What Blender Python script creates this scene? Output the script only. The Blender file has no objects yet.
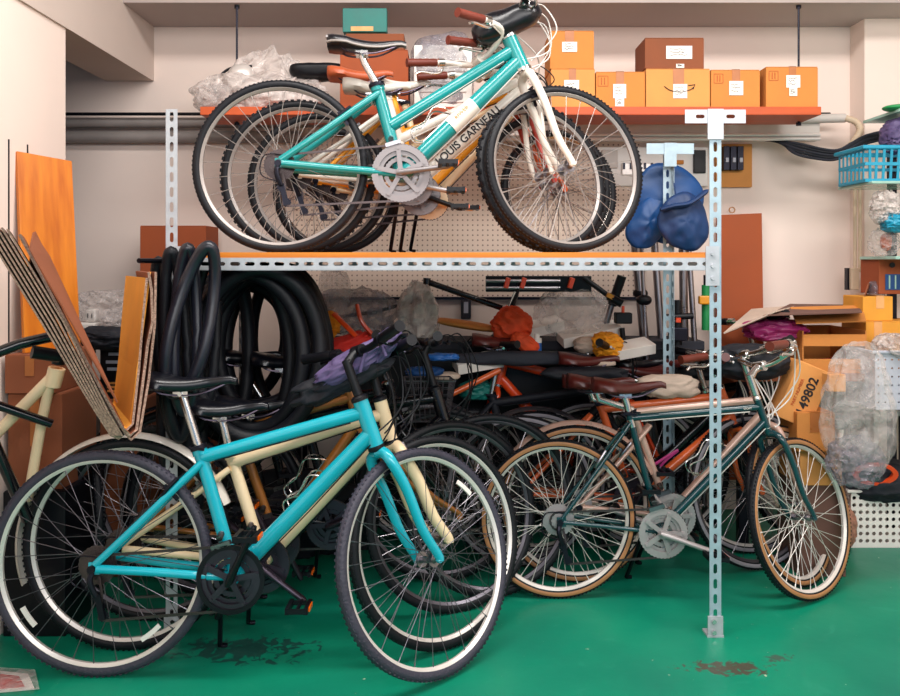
import bpy, math, random
from mathutils import Vector, Matrix, noise
random.seed(7)
C = bpy.context.scene.collection
PI = math.pi
H = 1.236; F = 800.0; CX = 450.0; CY = 262.0
V = Vector
def P(px, py, d): return V(((px-CX)*d/F, d, H-(py-CY)*d/F))
def rgb(h):
    h = h.lstrip('#'); o = []
    for i in (0, 2, 4):
        c = int(h[i:i+2], 16)/255
        o.append(c/12.92 if c <= .04045 else ((c+.055)/1.055)**2.4)
    return (*o, 1)
# ---------------------------------------------------------------- materials
MT = {}
def mat(name, col, rough=.5, metal=0., var=.12, scale=12., bump=0., bscale=60., coat=0., stretch=(1, 1, 1), spec=.5, col2=None, rvar=.1):
    m = bpy.data.materials.new(name); m.use_nodes = True; MT[name] = m
    nt = m.node_tree; N = nt.nodes; L = nt.links; b = N['Principled BSDF']
    c = rgb(col)
    tc = N.new('ShaderNodeTexCoord'); mp = N.new('ShaderNodeMapping'); mp.inputs['Scale'].default_value = stretch
    L.new(tc.outputs['Object'], mp.inputs[0])
    nz = N.new('ShaderNodeTexNoise'); nz.inputs['Scale'].default_value = scale; nz.inputs['Detail'].default_value = 5
    L.new(mp.outputs[0], nz.inputs['Vector'])
    r = N.new('ShaderNodeValToRGB'); r.color_ramp.elements[0].position = .3; r.color_ramp.elements[1].position = .7
    a = rgb(col2) if col2 else tuple(x*(1-var) for x in c[:3])+(1,)
    bb = c if col2 else tuple(min(1, x*(1+var)) for x in c[:3])+(1,)
    r.color_ramp.elements[0].color = a; r.color_ramp.elements[1].color = bb
    L.new(nz.outputs['Fac'], r.inputs[0]); L.new(r.outputs[0], b.inputs['Base Color'])
    mr = N.new('ShaderNodeMapRange'); mr.inputs['To Min'].default_value = max(.02, rough-rvar); mr.inputs['To Max'].default_value = min(1, rough+rvar)
    L.new(nz.outputs['Fac'], mr.inputs[0]); L.new(mr.outputs[0], b.inputs['Roughness'])
    b.inputs['Metallic'].default_value = metal; b.inputs['Coat Weight'].default_value = coat; b.inputs['Specular IOR Level'].default_value = spec
    if bump:
        n2 = N.new('ShaderNodeTexNoise'); n2.inputs['Scale'].default_value = bscale; L.new(mp.outputs[0], n2.inputs['Vector'])
        bp = N.new('ShaderNodeBump'); bp.inputs['Strength'].default_value = bump; bp.inputs['Distance'].default_value = .01
        L.new(n2.outputs['Fac'], bp.inputs['Height']); L.new(bp.outputs[0], b.inputs['Normal'])
    return m
mat('rubber', '#0e1017', .5, spec=.3, var=.2, bump=.15, bscale=200)
mat('rubber_grey', '#343240', .6, var=.15, bump=.3, bscale=120)
mat('rubber_tube', '#181a24', .32, var=.2)
mat('gum', '#a8744a', .6)
mat('grey_wall', '#8c8790', .6)
mat('teal', '#10a6b8', .22, coat=.6, var=.04)
mat('teal2', '#0c8a8a', .25, coat=.5, var=.04)
mat('cream', '#f2d8b0', .3, coat=.4, var=.05)
mat('white_paint', '#e6ddd2', .3, coat=.4, var=.05)
mat('gold', '#9a6028', .3, coat=.5, metal=.3, var=.08)
mat('black_paint', '#080a11', .25, spec=.3, coat=.5)
mat('green_paint', '#07383f', .22, coat=.6, var=.06)
mat('champagne', '#c9a596', .3, coat=.4, metal=.2)
mat('orange_paint', '#d9602c', .3, coat=.4)
mat('orange_red', '#e2481a', .3, coat=.4)
mat('yellow_paint', '#f0a01e', .3, coat=.4)
mat('red_paint', '#b83a2e', .3, coat=.4)
mat('chrome', '#d6d4d2', .22, metal=1., var=.06)
mat('alu', '#8f8b90', .3, metal=1., var=.08)
mat('rim_grey', '#9d9692', .4, metal=.4, var=.05)
mat('satin_dark', '#857f80', .42, metal=.45, var=.08)
mat('satin', '#a8a2a2', .42, metal=.45, var=.08)
mat('rim_light', '#e2dad4', .35, metal=.35, var=.05)
mat('rim_dark', '#6c6870', .35, metal=.8)
mat('dark_metal', '#24242e', .35, metal=.8)
mat('gun_metal', '#4c4450', .35, metal=.85)
mat('chain', '#544a4a', .4, metal=.85)
mat('black_plastic', '#090b12', .42, spec=.3)
mat('saddle_black', '#0b0c14', .3, var=.1)
mat('saddle_brown', '#561d1a', .35, var=.15)
mat('tan_leather', '#b5552e', .4)
mat('grip_brown', '#6a2718', .5)
mat('cable_white', '#d8d2cc', .4)
mat('reflector_orange', '#ff6a10', .2)
mat('galv', '#b4b8be', .45, metal=.3, var=.1, scale=30)
mat('galv_blue', '#9fb4bf', .42, metal=.25, var=.12, scale=25)
mat('wood_orange', '#d47a14', .4, var=.15, scale=6, stretch=(6, 6, .35), col2='#b65c0c')
mat('deck_wood', '#e08a28', .5, col2='#c96e18', scale=5, stretch=(.4, 6, 6))
mat('shelf_wood', '#c8541c', .5, col2='#b04412', scale=5, stretch=(.4, 6, 6))
mat('card', '#c8803c', .85, var=.06, scale=8, bump=.05)
mat('card_light', '#d6914e', .85, var=.06, scale=8, bump=.05)
mat('card_brown', '#84492c', .85, var=.08, scale=8, bump=.05)
mat('card_red', '#9c4c28', .85, var=.06, scale=6)
mat('card_yellow', '#e09a34', .8, var=.08, scale=8)
mat('card_edge', '#a28474', .9, var=.45, scale=150, bump=.5, bscale=250)
mat('card_dark', '#6a4a40', .9, var=.1)
mat('tape', '#a86432', .3)
mat('tape_clear', '#e0a468', .2)
mat('paper', '#e8e0d8', .8, var=.04)
mat('ink', '#1d1a20', .7)
mat('ink_red', '#b04418', .7)
mat('ink_orange', '#e08848', .7)
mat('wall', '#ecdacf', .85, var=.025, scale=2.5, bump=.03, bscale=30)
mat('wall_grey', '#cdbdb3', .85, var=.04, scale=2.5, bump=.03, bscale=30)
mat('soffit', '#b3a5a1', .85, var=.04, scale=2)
mat('pipe', '#8c8480', .5, var=.1)
mat('tray', '#c9c1ba', .5, var=.05)
mat('conduit', '#cdb79c', .6, var=.06)
mat('blue', '#07427c', .5, var=.1, scale=9)
mat('blue_dark', '#08305f', .55, var=.1, scale=9)
mat('aqua', '#1f94b4', .4)
mat('teal_box', '#0f6f66', .5)
mat('red_cloth', '#c42418', .75, var=.2, bump=.2)
mat('orange_cloth', '#e04a1c', .75, var=.2, bump=.2)
mat('yellow_cloth', '#f09a18', .75, var=.15, bump=.2)
mat('purple', '#5c4e78', .6, var=.2, bump=.1)
mat('navy_cloth', '#0a0e1a', .7, var=.3, bump=.2)
mat('grey_cloth', '#282a34', .8, var=.2, bump=.2)
mat('beige_cloth', '#c9b3a2', .8, var=.08, bump=.2)
mat('white_plastic', '#e8e2dc', .4, var=.03)
mat('grey_plastic', '#b4b6c2', .45, var=.04)
mat('magenta', '#a02c6c', .4)
mat('green_plastic', '#1c8a4a', .4)
mat('jute', '#a0705c', .9, var=.3, scale=40, bump=.5)
mat('blue_plastic', '#2468b8', .35)
mat('glass_green', '#9cc2b4', .15)
def clear(name, col, alpha):
    m = bpy.data.materials.new(name); m.use_nodes = True; MT[name] = m
    N = m.node_tree.nodes; L = m.node_tree.links; b = N['Principled BSDF']
    nz = N.new('ShaderNodeTexNoise'); nz.inputs['Scale'].default_value = 14; nz.inputs['Detail'].default_value = 6; nz.inputs['Distortion'].default_value = 1.5
    tc = N.new('ShaderNodeTexCoord'); L.new(tc.outputs['Object'], nz.inputs['Vector'])
    bp = N.new('ShaderNodeBump'); bp.inputs['Strength'].default_value = .9; bp.inputs['Distance'].default_value = .02
    L.new(nz.outputs['Fac'], bp.inputs['Height']); L.new(bp.outputs[0], b.inputs['Normal'])
    mr = N.new('ShaderNodeMapRange'); mr.inputs['From Min'].default_value = .35; mr.inputs['From Max'].default_value = .7
    mr.inputs['To Min'].default_value = alpha*.5; mr.inputs['To Max'].default_value = min(1, alpha*1.6)
    L.new(nz.outputs['Fac'], mr.inputs[0]); L.new(mr.outputs[0], b.inputs['Alpha'])
    b.inputs['Base Color'].default_value = rgb(col); b.inputs['Roughness'].default_value = .12
clear('poly', '#d8cfcc', .27)
clear('poly_white', '#d8ccc6', .62)
clear('poly_grey', '#8a8690', .45)
# ---------------------------------------------------------------- mesh builder
ORG = {}
class MB:
    def __init__(s): s.v = []; s.f = []; s.m = []
    def add(s, vs, fs, mi=0):
        o = len(s.v); s.v += [tuple(v) for v in vs]
        for f in fs: s.f.append([i+o for i in f]); s.m.append(mi)
        return s
    def tube(s, pts, r, n=8, closed=False, mi=0, flat=None):
        pts = [V(p) for p in pts]; k = len(pts)
        rs = r if isinstance(r, (list, tuple)) else [r]*k
        T = []
        for i in range(k):
            a = pts[(i-1) % k] if (closed or i > 0) else pts[i]; b = pts[(i+1) % k] if (closed or i < k-1) else pts[i]
            t = b-a; T.append(t.normalized() if t.length > 1e-9 else V((0, 0, 1)))
        up = V((0, 0, 1)) if abs(T[0].z) < .9 else V((1, 0, 0))
        nr = (up-T[0]*up.dot(T[0])).normalized(); vs = []
        for i in range(k):
            nr = nr-T[i]*nr.dot(T[i])
            nr = nr.normalized() if nr.length > 1e-6 else T[i].orthogonal().normalized()
            bi = T[i].cross(nr)
            for j in range(n):
                a = 2*PI*j/n; q = flat if flat else 1
                vs.append(pts[i]+(nr*math.cos(a)*q+bi*math.sin(a))*rs[i])
        fs = []
        for i in range(k if closed else k-1):
            i2 = (i+1) % k
            for j in range(n):
                j2 = (j+1) % n; fs.append((i*n+j, i*n+j2, i2*n+j2, i2*n+j))
        if not closed: fs.append(tuple(range(n))[::-1]); fs.append(tuple((k-1)*n+j for j in range(n)))
        return s.add(vs, fs, mi)
    def ring(s, c, ax, fw, prof, n=72, mi=0, mis=None, openp=False, a0=0, a1=2*PI):
        c = V(c); ax = V(ax).normalized(); fw = V(fw).normalized(); up = ax.cross(fw); full = abs(a1-a0-2*PI) < 1e-6
        k = len(prof); vs = []; m = n if full else n+1
        for i in range(m):
            a = a0+(a1-a0)*i/n; rd = fw*math.cos(a)+up*math.sin(a)
            for (r, x) in prof: vs.append(c+rd*r+ax*x)
        for j in range(k-1 if openp else k):
            j2 = (j+1) % k; fs = []
            for i in range(n):
                i2 = (i+1) % m if full else i+1
                fs.append((i*k+j, i*k+j2, i2*k+j2, i2*k+j))
            if j == 0: s.add(vs, fs, mis[j] if mis else mi); base = len(s.v)-len(vs)
            else:
                for f in fs: s.f.append([q+base for q in f]); s.m.append(mis[j] if mis else mi)
        return s
    def hexa(s, p, mi=0):
        return s.add(p, [(0, 3, 2, 1), (4, 5, 6, 7), (0, 1, 5, 4), (1, 2, 6, 5), (2, 3, 7, 6), (3, 0, 4, 7)], mi)
    def box(s, c, sz, R=None, mi=0):
        c = V(c); a, b, h = sz[0]/2, sz[1]/2, sz[2]/2
        ps = [V(q) for q in ((-a, -b, -h), (a, -b, -h), (a, b, -h), (-a, b, -h), (-a, -b, h), (a, -b, h), (a, b, h), (-a, b, h))]
        if R is not None: ps = [R @ q for q in ps]
        return s.hexa([q+c for q in ps], mi)
    def bar(s, a, b, w, t, up=(0, 1, 0), mi=0):
        a = V(a); b = V(b); x = (b-a).normalized(); u = V(up); u = (u-x*u.dot(x)).normalized(); z = x.cross(u)
        return s.box((a+b)/2, ((b-a).length, t, w), Matrix((x, u, z)).transposed(), mi)
    def slab(s, p, t, mi=0):
        p = [V(q) for q in p]; n = (p[1]-p[0]).cross(p[3]-p[0]).normalized()*t
        return s.hexa(p+[q+n for q in p], mi)
    def cyl(s, a, b, r, n=20, mi=0, r2=None): return s.tube([a, b], [r, r2 if r2 is not None else r], n, mi=mi)
    def gear(s, c, ax, fw, r, th, teeth, depth=.004, hole=0, mi=0):
        c = V(c); ax = V(ax).normalized(); fw = V(fw).normalized(); up = ax.cross(fw); n = teeth*4; vs = []
        for sd in (-.5, .5):
            for i in range(n):
                a = 2*PI*i/n; rr = r+(depth if i % 4 in (0, 1) else 0)*.5; vs.append(c+(fw*math.cos(a)+up*math.sin(a))*rr+ax*sd*th)
            for i in range(n):
                a = 2*PI*i/n; vs.append(c+(fw*math.cos(a)+up*math.sin(a))*hole+ax*sd*th)
        fs = []
        for i in range(n):
            j = (i+1) % n
            fs += [(i, j, n+j, n+i), (2*n+i, 3*n+i, 3*n+j, 2*n+j), (i, 2*n+i, 2*n+j, j), (n+i, n+j, 3*n+j, 3*n+i)]
        return s.add(vs, fs, mi)
    def ell(s, c, sz, amp=0, fq=6, seed=0, nu=28, nv=18, R=None, mi=0, pw=1.):
        c = V(c); vs = []; so = V((seed*3.1, seed*1.7, seed*.9))
        for i in range(nv+1):
            th = PI*i/nv
            for j in range(nu):
                ph = 2*PI*j/nu
                d = V((math.sin(th)*math.cos(ph), math.sin(th)*math.sin(ph), math.cos(th)))
                if pw != 1: d = V([math.copysign(abs(x)**pw, x) for x in d])
                q = V((d.x*sz[0], d.y*sz[1], d.z*sz[2]))/2
                if amp:
                    k = noise.noise(q*fq+so)+.5*noise.noise(q*fq*2.3+so)
                    k += .6*(abs(noise.noise(q*fq*1.3+so*2))-.2)
                    q = q*(1+amp*k)
                if R is not None: q = R @ q
                vs.append(c+q)
        fs = [(i*nu+j, (i+1)*nu+j, (i+1)*nu+(j+1) % nu, i*nu+(j+1) % nu) for i in range(nv) for j in range(nu)]
        return s.add(vs, fs, mi)
    def build(s, name, mats, parent=None, smooth=True, bevel=0, org=None, ang=.7):
        if isinstance(mats, str): mats = [mats]
        if parent is not None: o = ORG[parent.name]
        elif org is not None: o = V(org)
        else:
            xs = [v[0] for v in s.v]; ys = [v[1] for v in s.v]; zs = [v[2] for v in s.v]
            o = V(((min(xs)+max(xs))/2, (min(ys)+max(ys))/2, min(zs)))
        me = bpy.data.meshes.new(name); me.from_pydata([tuple(V(v)-o) for v in s.v], [], s.f)
        for m in mats: me.materials.append(MT[m])
        me.polygons.foreach_set('material_index', s.m)
        me.polygons.foreach_set('use_smooth', [smooth]*len(s.f)); me.update()
        if smooth: me.set_sharp_from_angle(angle=ang)
        ob = bpy.data.objects.new(name, me); C.objects.link(ob)
        if parent is not None: ob.parent = parent; ORG[ob.name] = o
        else: ob.location = o; ORG[ob.name] = o
        if bevel:
            b = ob.modifiers.new('Bevel', 'BEVEL'); b.width = bevel; b.segments = 2; b.limit_method = 'ANGLE'
        return ob
def empty(name, loc, org=None):
    o = bpy.data.objects.new(name, None); o.empty_display_size = .05; o.location = loc; C.objects.link(o)
    ORG[o.name] = V(loc) if org is None else V(org); return o
def tag(o, label, cat, group=None, kind=None):
    o['label'] = label; o['category'] = cat
    if group: o['group'] = group
    if kind: o['kind'] = kind
    return o
def struct(name, mb, m, **k): o = mb.build(name, m, **k); o['kind'] = 'structure'; return o
def sm(pts, k=6, closed=False):
    pts = [V(p) for p in pts]; n = len(pts); out = []
    for i in range(n if closed else n-1):
        if closed: a, b, c, d = pts[(i-1) % n], pts[i], pts[(i+1) % n], pts[(i+2) % n]
        else: a, b, c, d = pts[max(i-1, 0)], pts[i], pts[i+1], pts[min(i+2, n-1)]
        for j in range(k):
            t = j/k; out.append(.5*((2*b)+(c-a)*t+(2*a-5*b+4*c-d)*t*t+(3*b-a-3*c+d)*t**3))
    if not closed: out.append(pts[-1])
    return out
def text(s, size, m, parent, mtx, name='lettering', ext=.0008, bold=0, sx=1.):
    cu = bpy.data.curves.new('t', 'FONT'); cu.body = s; cu.size = size; cu.extrude = ext; cu.align_x = 'CENTER'; cu.align_y = 'CENTER'; cu.offset = bold
    to = bpy.data.objects.new('t', cu); C.objects.link(to); bpy.context.view_layer.update()
    me = bpy.data.meshes.new_from_object(to.evaluated_get(bpy.context.evaluated_depsgraph_get()))
    bpy.data.objects.remove(to)
    mb = MB()
    # size is the cap height target: Bfont caps are about 0.72 of the size
    mb.add([mtx @ V((v.co.x*sx, v.co.y, v.co.z)) for v in me.vertices], [tuple(p.vertices) for p in me.polygons])
    bpy.data.meshes.remove(me)
    return mb.build(name, m, parent, smooth=False)
def face_mtx(c, right=(1, 0, 0), up=(0, 0, 1)):
    r = V(right).normalized(); u = V(up); u = (u-r*u.dot(r)).normalized(); n = r.cross(u)
    m = Matrix((r, u, n)).transposed().to_4x4(); m.translation = V(c); return m
# ---------------------------------------------------------------- the bicycle
def wheel(name, root, c, ax, fw, R, tw=.0165, tyre='black', rim='rim_light', nsp=28, single=False, cassette=False, knob=False, disc=False, refl=None, spm='alu'):
    ax = V(ax).normalized(); fw = V(fw).normalized(); up = ax.cross(fw); rc = R-tw
    rr = rc-.006
    mb = MB(); w = .011
    mb.ring(c, ax, fw, [(rr+.004, -w), (rr+.004, w), (rr-.007, w), (rr-.016, w*.4), (rr-.016, -w*.4), (rr-.007, -w)], 80)
    W = mb.build(name, rim, root, ang=.5)
    mb = MB(); pr = []; mis = []; n = 14
    for j in range(n):
        a = 2*PI*(j+.5)/n; pr.append((rc+tw*math.cos(a)*1.0, tw*math.sin(a)))
    for j in range(n):
        am = 2*PI*(j+1)/n; cs = math.cos(am)
        mis.append(1 if (-.4 < cs < .45) else 0)
    mb.ring(c, ax, fw, pr, 96, mis=mis)
    if knob:
        for i in range(80):
            a = 2*PI*i/80; rd = fw*math.cos(a)+up*math.sin(a); tg = ax.cross(rd)
            for x, hh in ((0, .0), (-.011, -.003), (.011, -.003)):
                if (i+(x != 0)) % 2: continue
                mb.box(V(c)+rd*(R+.001+hh)+ax*x, (.013, .009, .007), Matrix((tg, ax, rd)).transposed())
    else:
        for i in range(120):
            a = 2*PI*i/120; rd = fw*math.cos(a)+up*math.sin(a); tg = ax.cross(rd)
            for x in (-.011, .011):
                mb.box(V(c)+rd*(rc+tw*.83)+ax*x, (.007, .004, .003), Matrix((tg, ax, rd)).transposed())
    t0, t1 = {'black': ('rubber', 'rubber'), 'gum': ('rubber', 'gum'), 'grey': ('rubber', 'grey_wall'), 'dull': ('rubber_grey', 'rubber_grey')}[tyre]
    mb.build('tyre', [t0, t1], W)
    mb = MB(); c = V(c)
    mb.cyl(c-ax*.055, c+ax*.055, .0045, 10); mb.cyl(c-ax*.03, c+ax*.03, .011, 16)
    for sd in (-1, 1):
        mb.cyl(c+ax*sd*.027, c+ax*sd*.030, .023, 20); mb.cyl(c+ax*sd*.03, c+ax*sd*.042, .013, 14, r2=.009); mb.cyl(c+ax*sd*.05, c+ax*sd*.056, .008, 6)
    mb.build('hub', 'alu', W)
    allsp = MB()
    for i in range(nsp):
        sd = -1 if i % 2 else 1; cr = 1 if (i//2) % 2 else -1
        a = 2*PI*i/nsp+.05; ah = a+cr*1.05
        p0 = c+(fw*math.cos(ah)+up*math.sin(ah))*.021+ax*sd*.0285
        p1 = c+(fw*math.cos(a)+up*math.sin(a))*(rr-.014)+ax*sd*.003
        q = p1+(p0-p1).normalized()*.014
        if single: allsp.tube([p0, p1], .0012, 4)
        else:
            m2 = MB().tube([p0, q, q, p1], [.0012, .0012, .0021, .0021], 5); m2.build('spoke', spm, W)
    if single: allsp.build('spokes', spm, W)
    if refl is not None:
        for a in refl:
            rd = fw*math.cos(a)+up*math.sin(a); tg = ax.cross(rd); m2 = MB(); rj = rr-.055
            pts = [c+(fw*math.cos(a+k)+up*math.sin(a+k))*rj-ax*.02 for k in (-.13, -.06, 0, .06, .13)]
            for i in range(4): m2.bar(pts[i], pts[i+1], .014, .006, up=ax)
            m2.build('wheel_reflector', 'white_plastic', W)
    if cassette:
        m2 = MB(); rs = [.056, .050, .044, .038, .032, .027, .022]
        for i, r in enumerate(rs): m2.gear(c-ax*(.026+.0042*i), ax, fw, r, .0018, int(r*480), .004, hole=.012)
        m2.cyl(c-ax*.026, c-ax*.054, .013, 14)
        m2.build('cassette', 'chain' if cassette == 1 else 'satin', W)
    return W
def saddle(root, cu, cw, ln, m, tilt=0, trim=None, wd=.075, q=1.):
    mb = MB(); n = 16; k = 14; vs = []
    def sec(t):
        half = wd*(.80+.2*math.sin(min(t/.25, 1)*PI/2)) if t < .25 else wd*(1-(1-.20)*(min((t-.25)/.45, 1)**.8)) if t < .7 else wd*.2
        if t > .93: half *= .8
        if t < .04: half *= .85
        top = .007*math.cos(t*2*PI)+(.016*(1-t)) - (.006 if t > .97 else 0)
        return half, top
    for i in range(n+1):
        t = i/n; half, top = sec(t); u = cu+(-.5+t)*ln
        dp = .056-.034*t
        for j in range(k):
            a = PI*(j/(k-1)); x = math.cos(a)*half; z = top-(1-math.sin(a)**.6)*dp*.8
            vs.append((u, x, cw+z+tilt*(t-.5)*ln))
        # underside row
        for j in range(2): vs.append((u, (half*.7)*(1 if j else -1)*1.0, cw+top-dp*1.0+tilt*(t-.5)*ln))
    K = k+2; fs = []
    for i in range(n):
        for j in range(K): j2 = (j+1) % K; fs.append((i*K+j, (i+1)*K+j, (i+1)*K+j2, i*K+j2))
    fs.append(tuple(range(K))); fs.append(tuple(n*K+j for j in range(K))[::-1])
    mb.add(vs, fs); S = mb.build('saddle', m, root, ang=1.2)
    mb = MB()
    for sd in (-1, 1):
        mb.tube(sm([(cu-.38*ln, sd*.045, cw-.018), (cu-.25*ln, sd*.030, cw-.045), (cu+.02*ln, sd*.022, cw-.05), (cu+.2*ln, sd*.02, cw-.04), (cu+.42*ln, sd*.005, cw-.012)], 4), .0035, 6)
    mb.build('saddle_rail', 'gun_metal', S)
    if trim:
        mb = MB()
        for sd in (-1, 1):
            pts = []
            for i in range(n+1):
                t = i/n; half, top = sec(t); pts.append((cu+(-.5+t)*ln, sd*half*1.0, cw+top-(.056-.034*t)*.72))
            mb.tube(pts, .005, 6)
        mb.tube([(cu-.5*ln, -wd*.68, cw+.004), (cu-.5*ln-.004, 0, cw+.014), (cu-.5*ln, wd*.68, cw+.004)], .005, 6)
        mb.build('saddle_trim', trim, S)
    return S
NB = 0
def bike(label, rh, d, z0=0., R=.334, yaw=0., lean=5., steer=0., px=None, K=None, col='teal', fork='', tyre='black', rim='rim_light', single=False,
         bar='flat', barw=.29, grip='black_plastic', sad='saddle_black', trim=None, dt=.024, tt=.018, stay=.009, group='bicycles parked on the floor',
         crank=0., crankm='gun_metal', ftyre=None, fender=None, ffender=None, knob=False, cables='black_plastic', refl=None, step=False, ring=.088, armm=None,
         stand=True, barm='black_plastic', nsp=28, fd=None, loop=False, cass=1, nobar=False, extra=None, rack=False, sl=.26, barr=None, spm='alu', fkr=.0145):
    px = px or {}; K = dict(K or {})
    th = math.radians(yaw); le = math.radians(lean)
    loc0 = V(((rh[0]-CX)*d/F, d, z0))
    M = Matrix.Translation(loc0) @ Matrix.Rotation(th, 4, 'Z') @ Matrix.Rotation(-le, 4, 'X'); Mi = M.inverted()
    root = empty('bicycle', loc0, org=(0, 0, 0)); root.rotation_euler = (-le, 0, th); tag(root, label, 'bicycle', group)
    def loc(x, y):
        o = Mi @ V((0, 0, H)); e = Mi @ (V((0, 0, H))+V(((x-CX)/F, 1, -(y-CY)/F))); dr = e-o
        t = -o.y/dr.y; q = o+dr*t; return (q.x, q.z)
    s = R/.334
    D = dict(fh=(1.02*s, R), bb=(.43*s, .275*s), st=(.315*s, .70*s), tt0=(.325*s, .665*s), tt1=(.815*s, .73*s), ht=(.81*s, .76*s), hb=(.85*s, .63*s),
             dt1=(.845*s, .66*s), sd=(.24*s, .88*s), bar=(.80*s, .93*s), ss=(.322*s, .67*s))
    D.update(K)
    for k, v in px.items(): D[k] = loc(*v)
    D['fh'] = (D['fh'][0], R); rhb = V((0, 0, R))
    p = {k: V((v[0], 0, v[1])) for k, v in D.items()}
    axis = (p['ht']-p['hb']).normalized(); RS = Matrix.Rotation(math.radians(steer), 3, axis)
    # the front wheel stays on the ground when it is steered
    hub = RS @ (p['fh']-p['hb'])+p['hb']; hub0 = p['fh']+V((p['fh'].x-hub.x, 0, R-hub.z))*.8
    def S(q): return RS @ (V(q)-p['hb'])+p['hb']
    # frame
    mb = MB(); dtr = dt
    mb.tube([p['bb'], p['st']], tt*.97, 14)
    mb.tube([p['tt0'], p['tt1']], tt, 14)
    if extra: mb.tube([V((loc(*extra[0])[0], 0, loc(*extra[0])[1])), V((loc(*extra[1])[0], 0, loc(*extra[1])[1]))], tt*.8, 12)
    mb.tube([p['dt1'], p['dt1']*.5+p['bb']*.5, p['bb']], [dtr*.92, dtr, dtr], 16)
    mb.tube([p['hb'], p['ht']], dt*.95, 16)
    mb.cyl(p['bb']+V((0, -.036, 0)), p['bb']+V((0, .036, 0)), .023, 18)
    mb.tube([p['st']-(p['st']-p['bb']).normalized()*.02, p['st']+(p['st']-p['bb']).normalized()*.004], tt*1.12, 14)
    for sd in (-1, 1):
        e = rhb+V((0, sd*.062, 0)); a = p['ss']; b = p['bb']
        mb.tube(sm([a+V((0, sd*.014, 0)), a+(e-a)*.16+V((0, sd*.018, 0)), a+(e-a)*.55+V((0, sd*.012, 0)), e+V((.008, 0, .012))], 5), stay, 10)
        mb.tube(sm([b+V((-.01, sd*.022, 0)), b+(e-b)*.25+V((0, sd*.022, 0)), b+(e-b)*.55+V((0, sd*.008, 0)), e+V((.012, 0, 0))], 5), stay*1.12, 10)
        mb.box(e+V((.006, 0, .002)), (.034, .005, .034))
    mb.cyl(p['ss']+V((-.03, -.03, -.03)), p['ss']+V((-.03, .03, -.03)), .007, 8)
    FR = mb.build('frame', col, root)
    for nm, q in (('headset_cup', p['ht']), ('headset_cup', p['hb'])):
        m2 = MB(); sgn = 1 if q is p['ht'] else -1
        m2.tube([q-axis*.002*sgn, q+axis*.008*sgn, q+axis*.014*sgn], [dt*1.06, dt*1.06, dt*.8], 16); m2.build(nm, 'chrome' if barm != 'black_plastic' else 'black_plastic', FR)
    # fork
    fk = fork or col; mb = MB(); cr = p['hb']-axis*.02
    mb.tube([S(p['hb']), S(cr)], .016, 12)
    for sd in (-1, 1):
        pts = [cr+V((0, 0, 0)), cr+V((.004, sd*.022, -.004)), cr+V((.008, sd*.048, -.03)), cr+(hub0-cr)*.35+V((-.002, sd*.054, 0)), cr+(hub0-cr)*.72+V((-.012, sd*.054, 0)), hub0+V((-.004, sd*.054, .012)), hub0+V((0, sd*.054, -.006))]
        q = sm(pts, 5); n = len(q); mb.tube([S(x) for x in q], [fkr-.006*i/(n-1) for i in range(n)], 12)
        mb.cyl(S(hub0+V((0, sd*.05, 0))), S(hub0+V((0, sd*.058, 0))), .012, 10)
    mb.build('fork', fk, root)
    # wheels
    wheel('rear_wheel', root, rhb, (0, 1, 0), (1, 0, 0), R, tyre=tyre, rim=rim, single=single, cassette=cass, nsp=nsp, refl=refl, knob=knob, spm=spm)
    FWC = S(hub0)
    wheel('front_wheel', root, FWC, RS @ V((0, 1, 0)), RS @ V((1, 0, 0)), R, tyre=ftyre or tyre, rim=rim, single=single, nsp=nsp, refl=[-.9] if refl else None, knob=knob, spm=spm)
    # seat
    cl = V((p['sd'].x, 0, p['sd'].z-.05)); sdir = (p['st']-p['bb']).normalized()
    mb = MB(); mb.tube([p['st']-sdir*.05, p['st']+sdir*.01, cl+V((.01, 0, -.03)), cl], .0132, 12); mb.box(cl+V((0, 0, .004)), (.045, .05, .016)); mb.cyl(cl+V((0, -.03, .004)), cl+V((0, .03, .004)), .007, 8)
    mb.build('seat_post', 'chrome', root)
    m2 = MB(); q = p['st']+sdir*.004; m2.tube([q-sdir*.008, q+sdir*.006], tt*1.25, 14); m2.cyl(q+V((-.02, -.02, 0)), q+V((-.02, .02, 0)), .005, 8); m2.bar(q+V((-.02, -.022, 0)), q+V((.025, -.026, -.004)), .008, .004); m2.build('seat_clamp', 'dark_metal', root)
    saddle(root, p['sd'].x+.02, p['sd'].z, sl, sad, trim=trim)
    # cockpit
    if not nobar:
        bc = p['bar']; mb = MB(); top = p['ht']+axis*.016
        mid = top+axis*max(.02, (bc-top).dot(axis)*.9)
        mb.tube([S(x) for x in (top, mid)], .0145, 12)
        mb.tube([S(x) for x in (mid-axis*.012, (mid+bc)/2, bc)], [.016, .013, .016], 12)
        mb.cyl(S(bc+V((0, -.022, 0))), S(bc+V((0, .022, 0))), .019, 14)
        mb.build('stem', barm, root)
        w = barw; HB = MB()
        for sd in (-1, 1):
            if bar == 'flat': pts = [(0, 0, 0), (0, .06, 0), (-.01, .14, .012), (-.035, w, .02)]
            elif bar == 'city': pts = [(0, 0, 0), (.02, .05, .01), (.02, .14, .05), (-.05, w*.85, .06), (-.20, w, .045)]
            else: pts = [(0, 0, 0), (0, .1, 0), (.0, .17, 0), (.07, .19, -.005), (.09, .2, -.07), (.03, .2, -.13), (-.05, .2, -.12)]
            if barr: pts = [(a+barr*b*sd*0, b, c) for a, b, c in pts]
            pts = [bc+V((a, sd*b, c)) for a, b, c in pts]; q = sm(pts, 6); HB.tube([S(x) for x in q], .0112, 12)
            pts_ = pts; D['e%d' % sd] = q
        HBo = HB.build('handlebar', 'chrome' if barm in ('chrome', 'alu') else barm, root)
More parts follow.
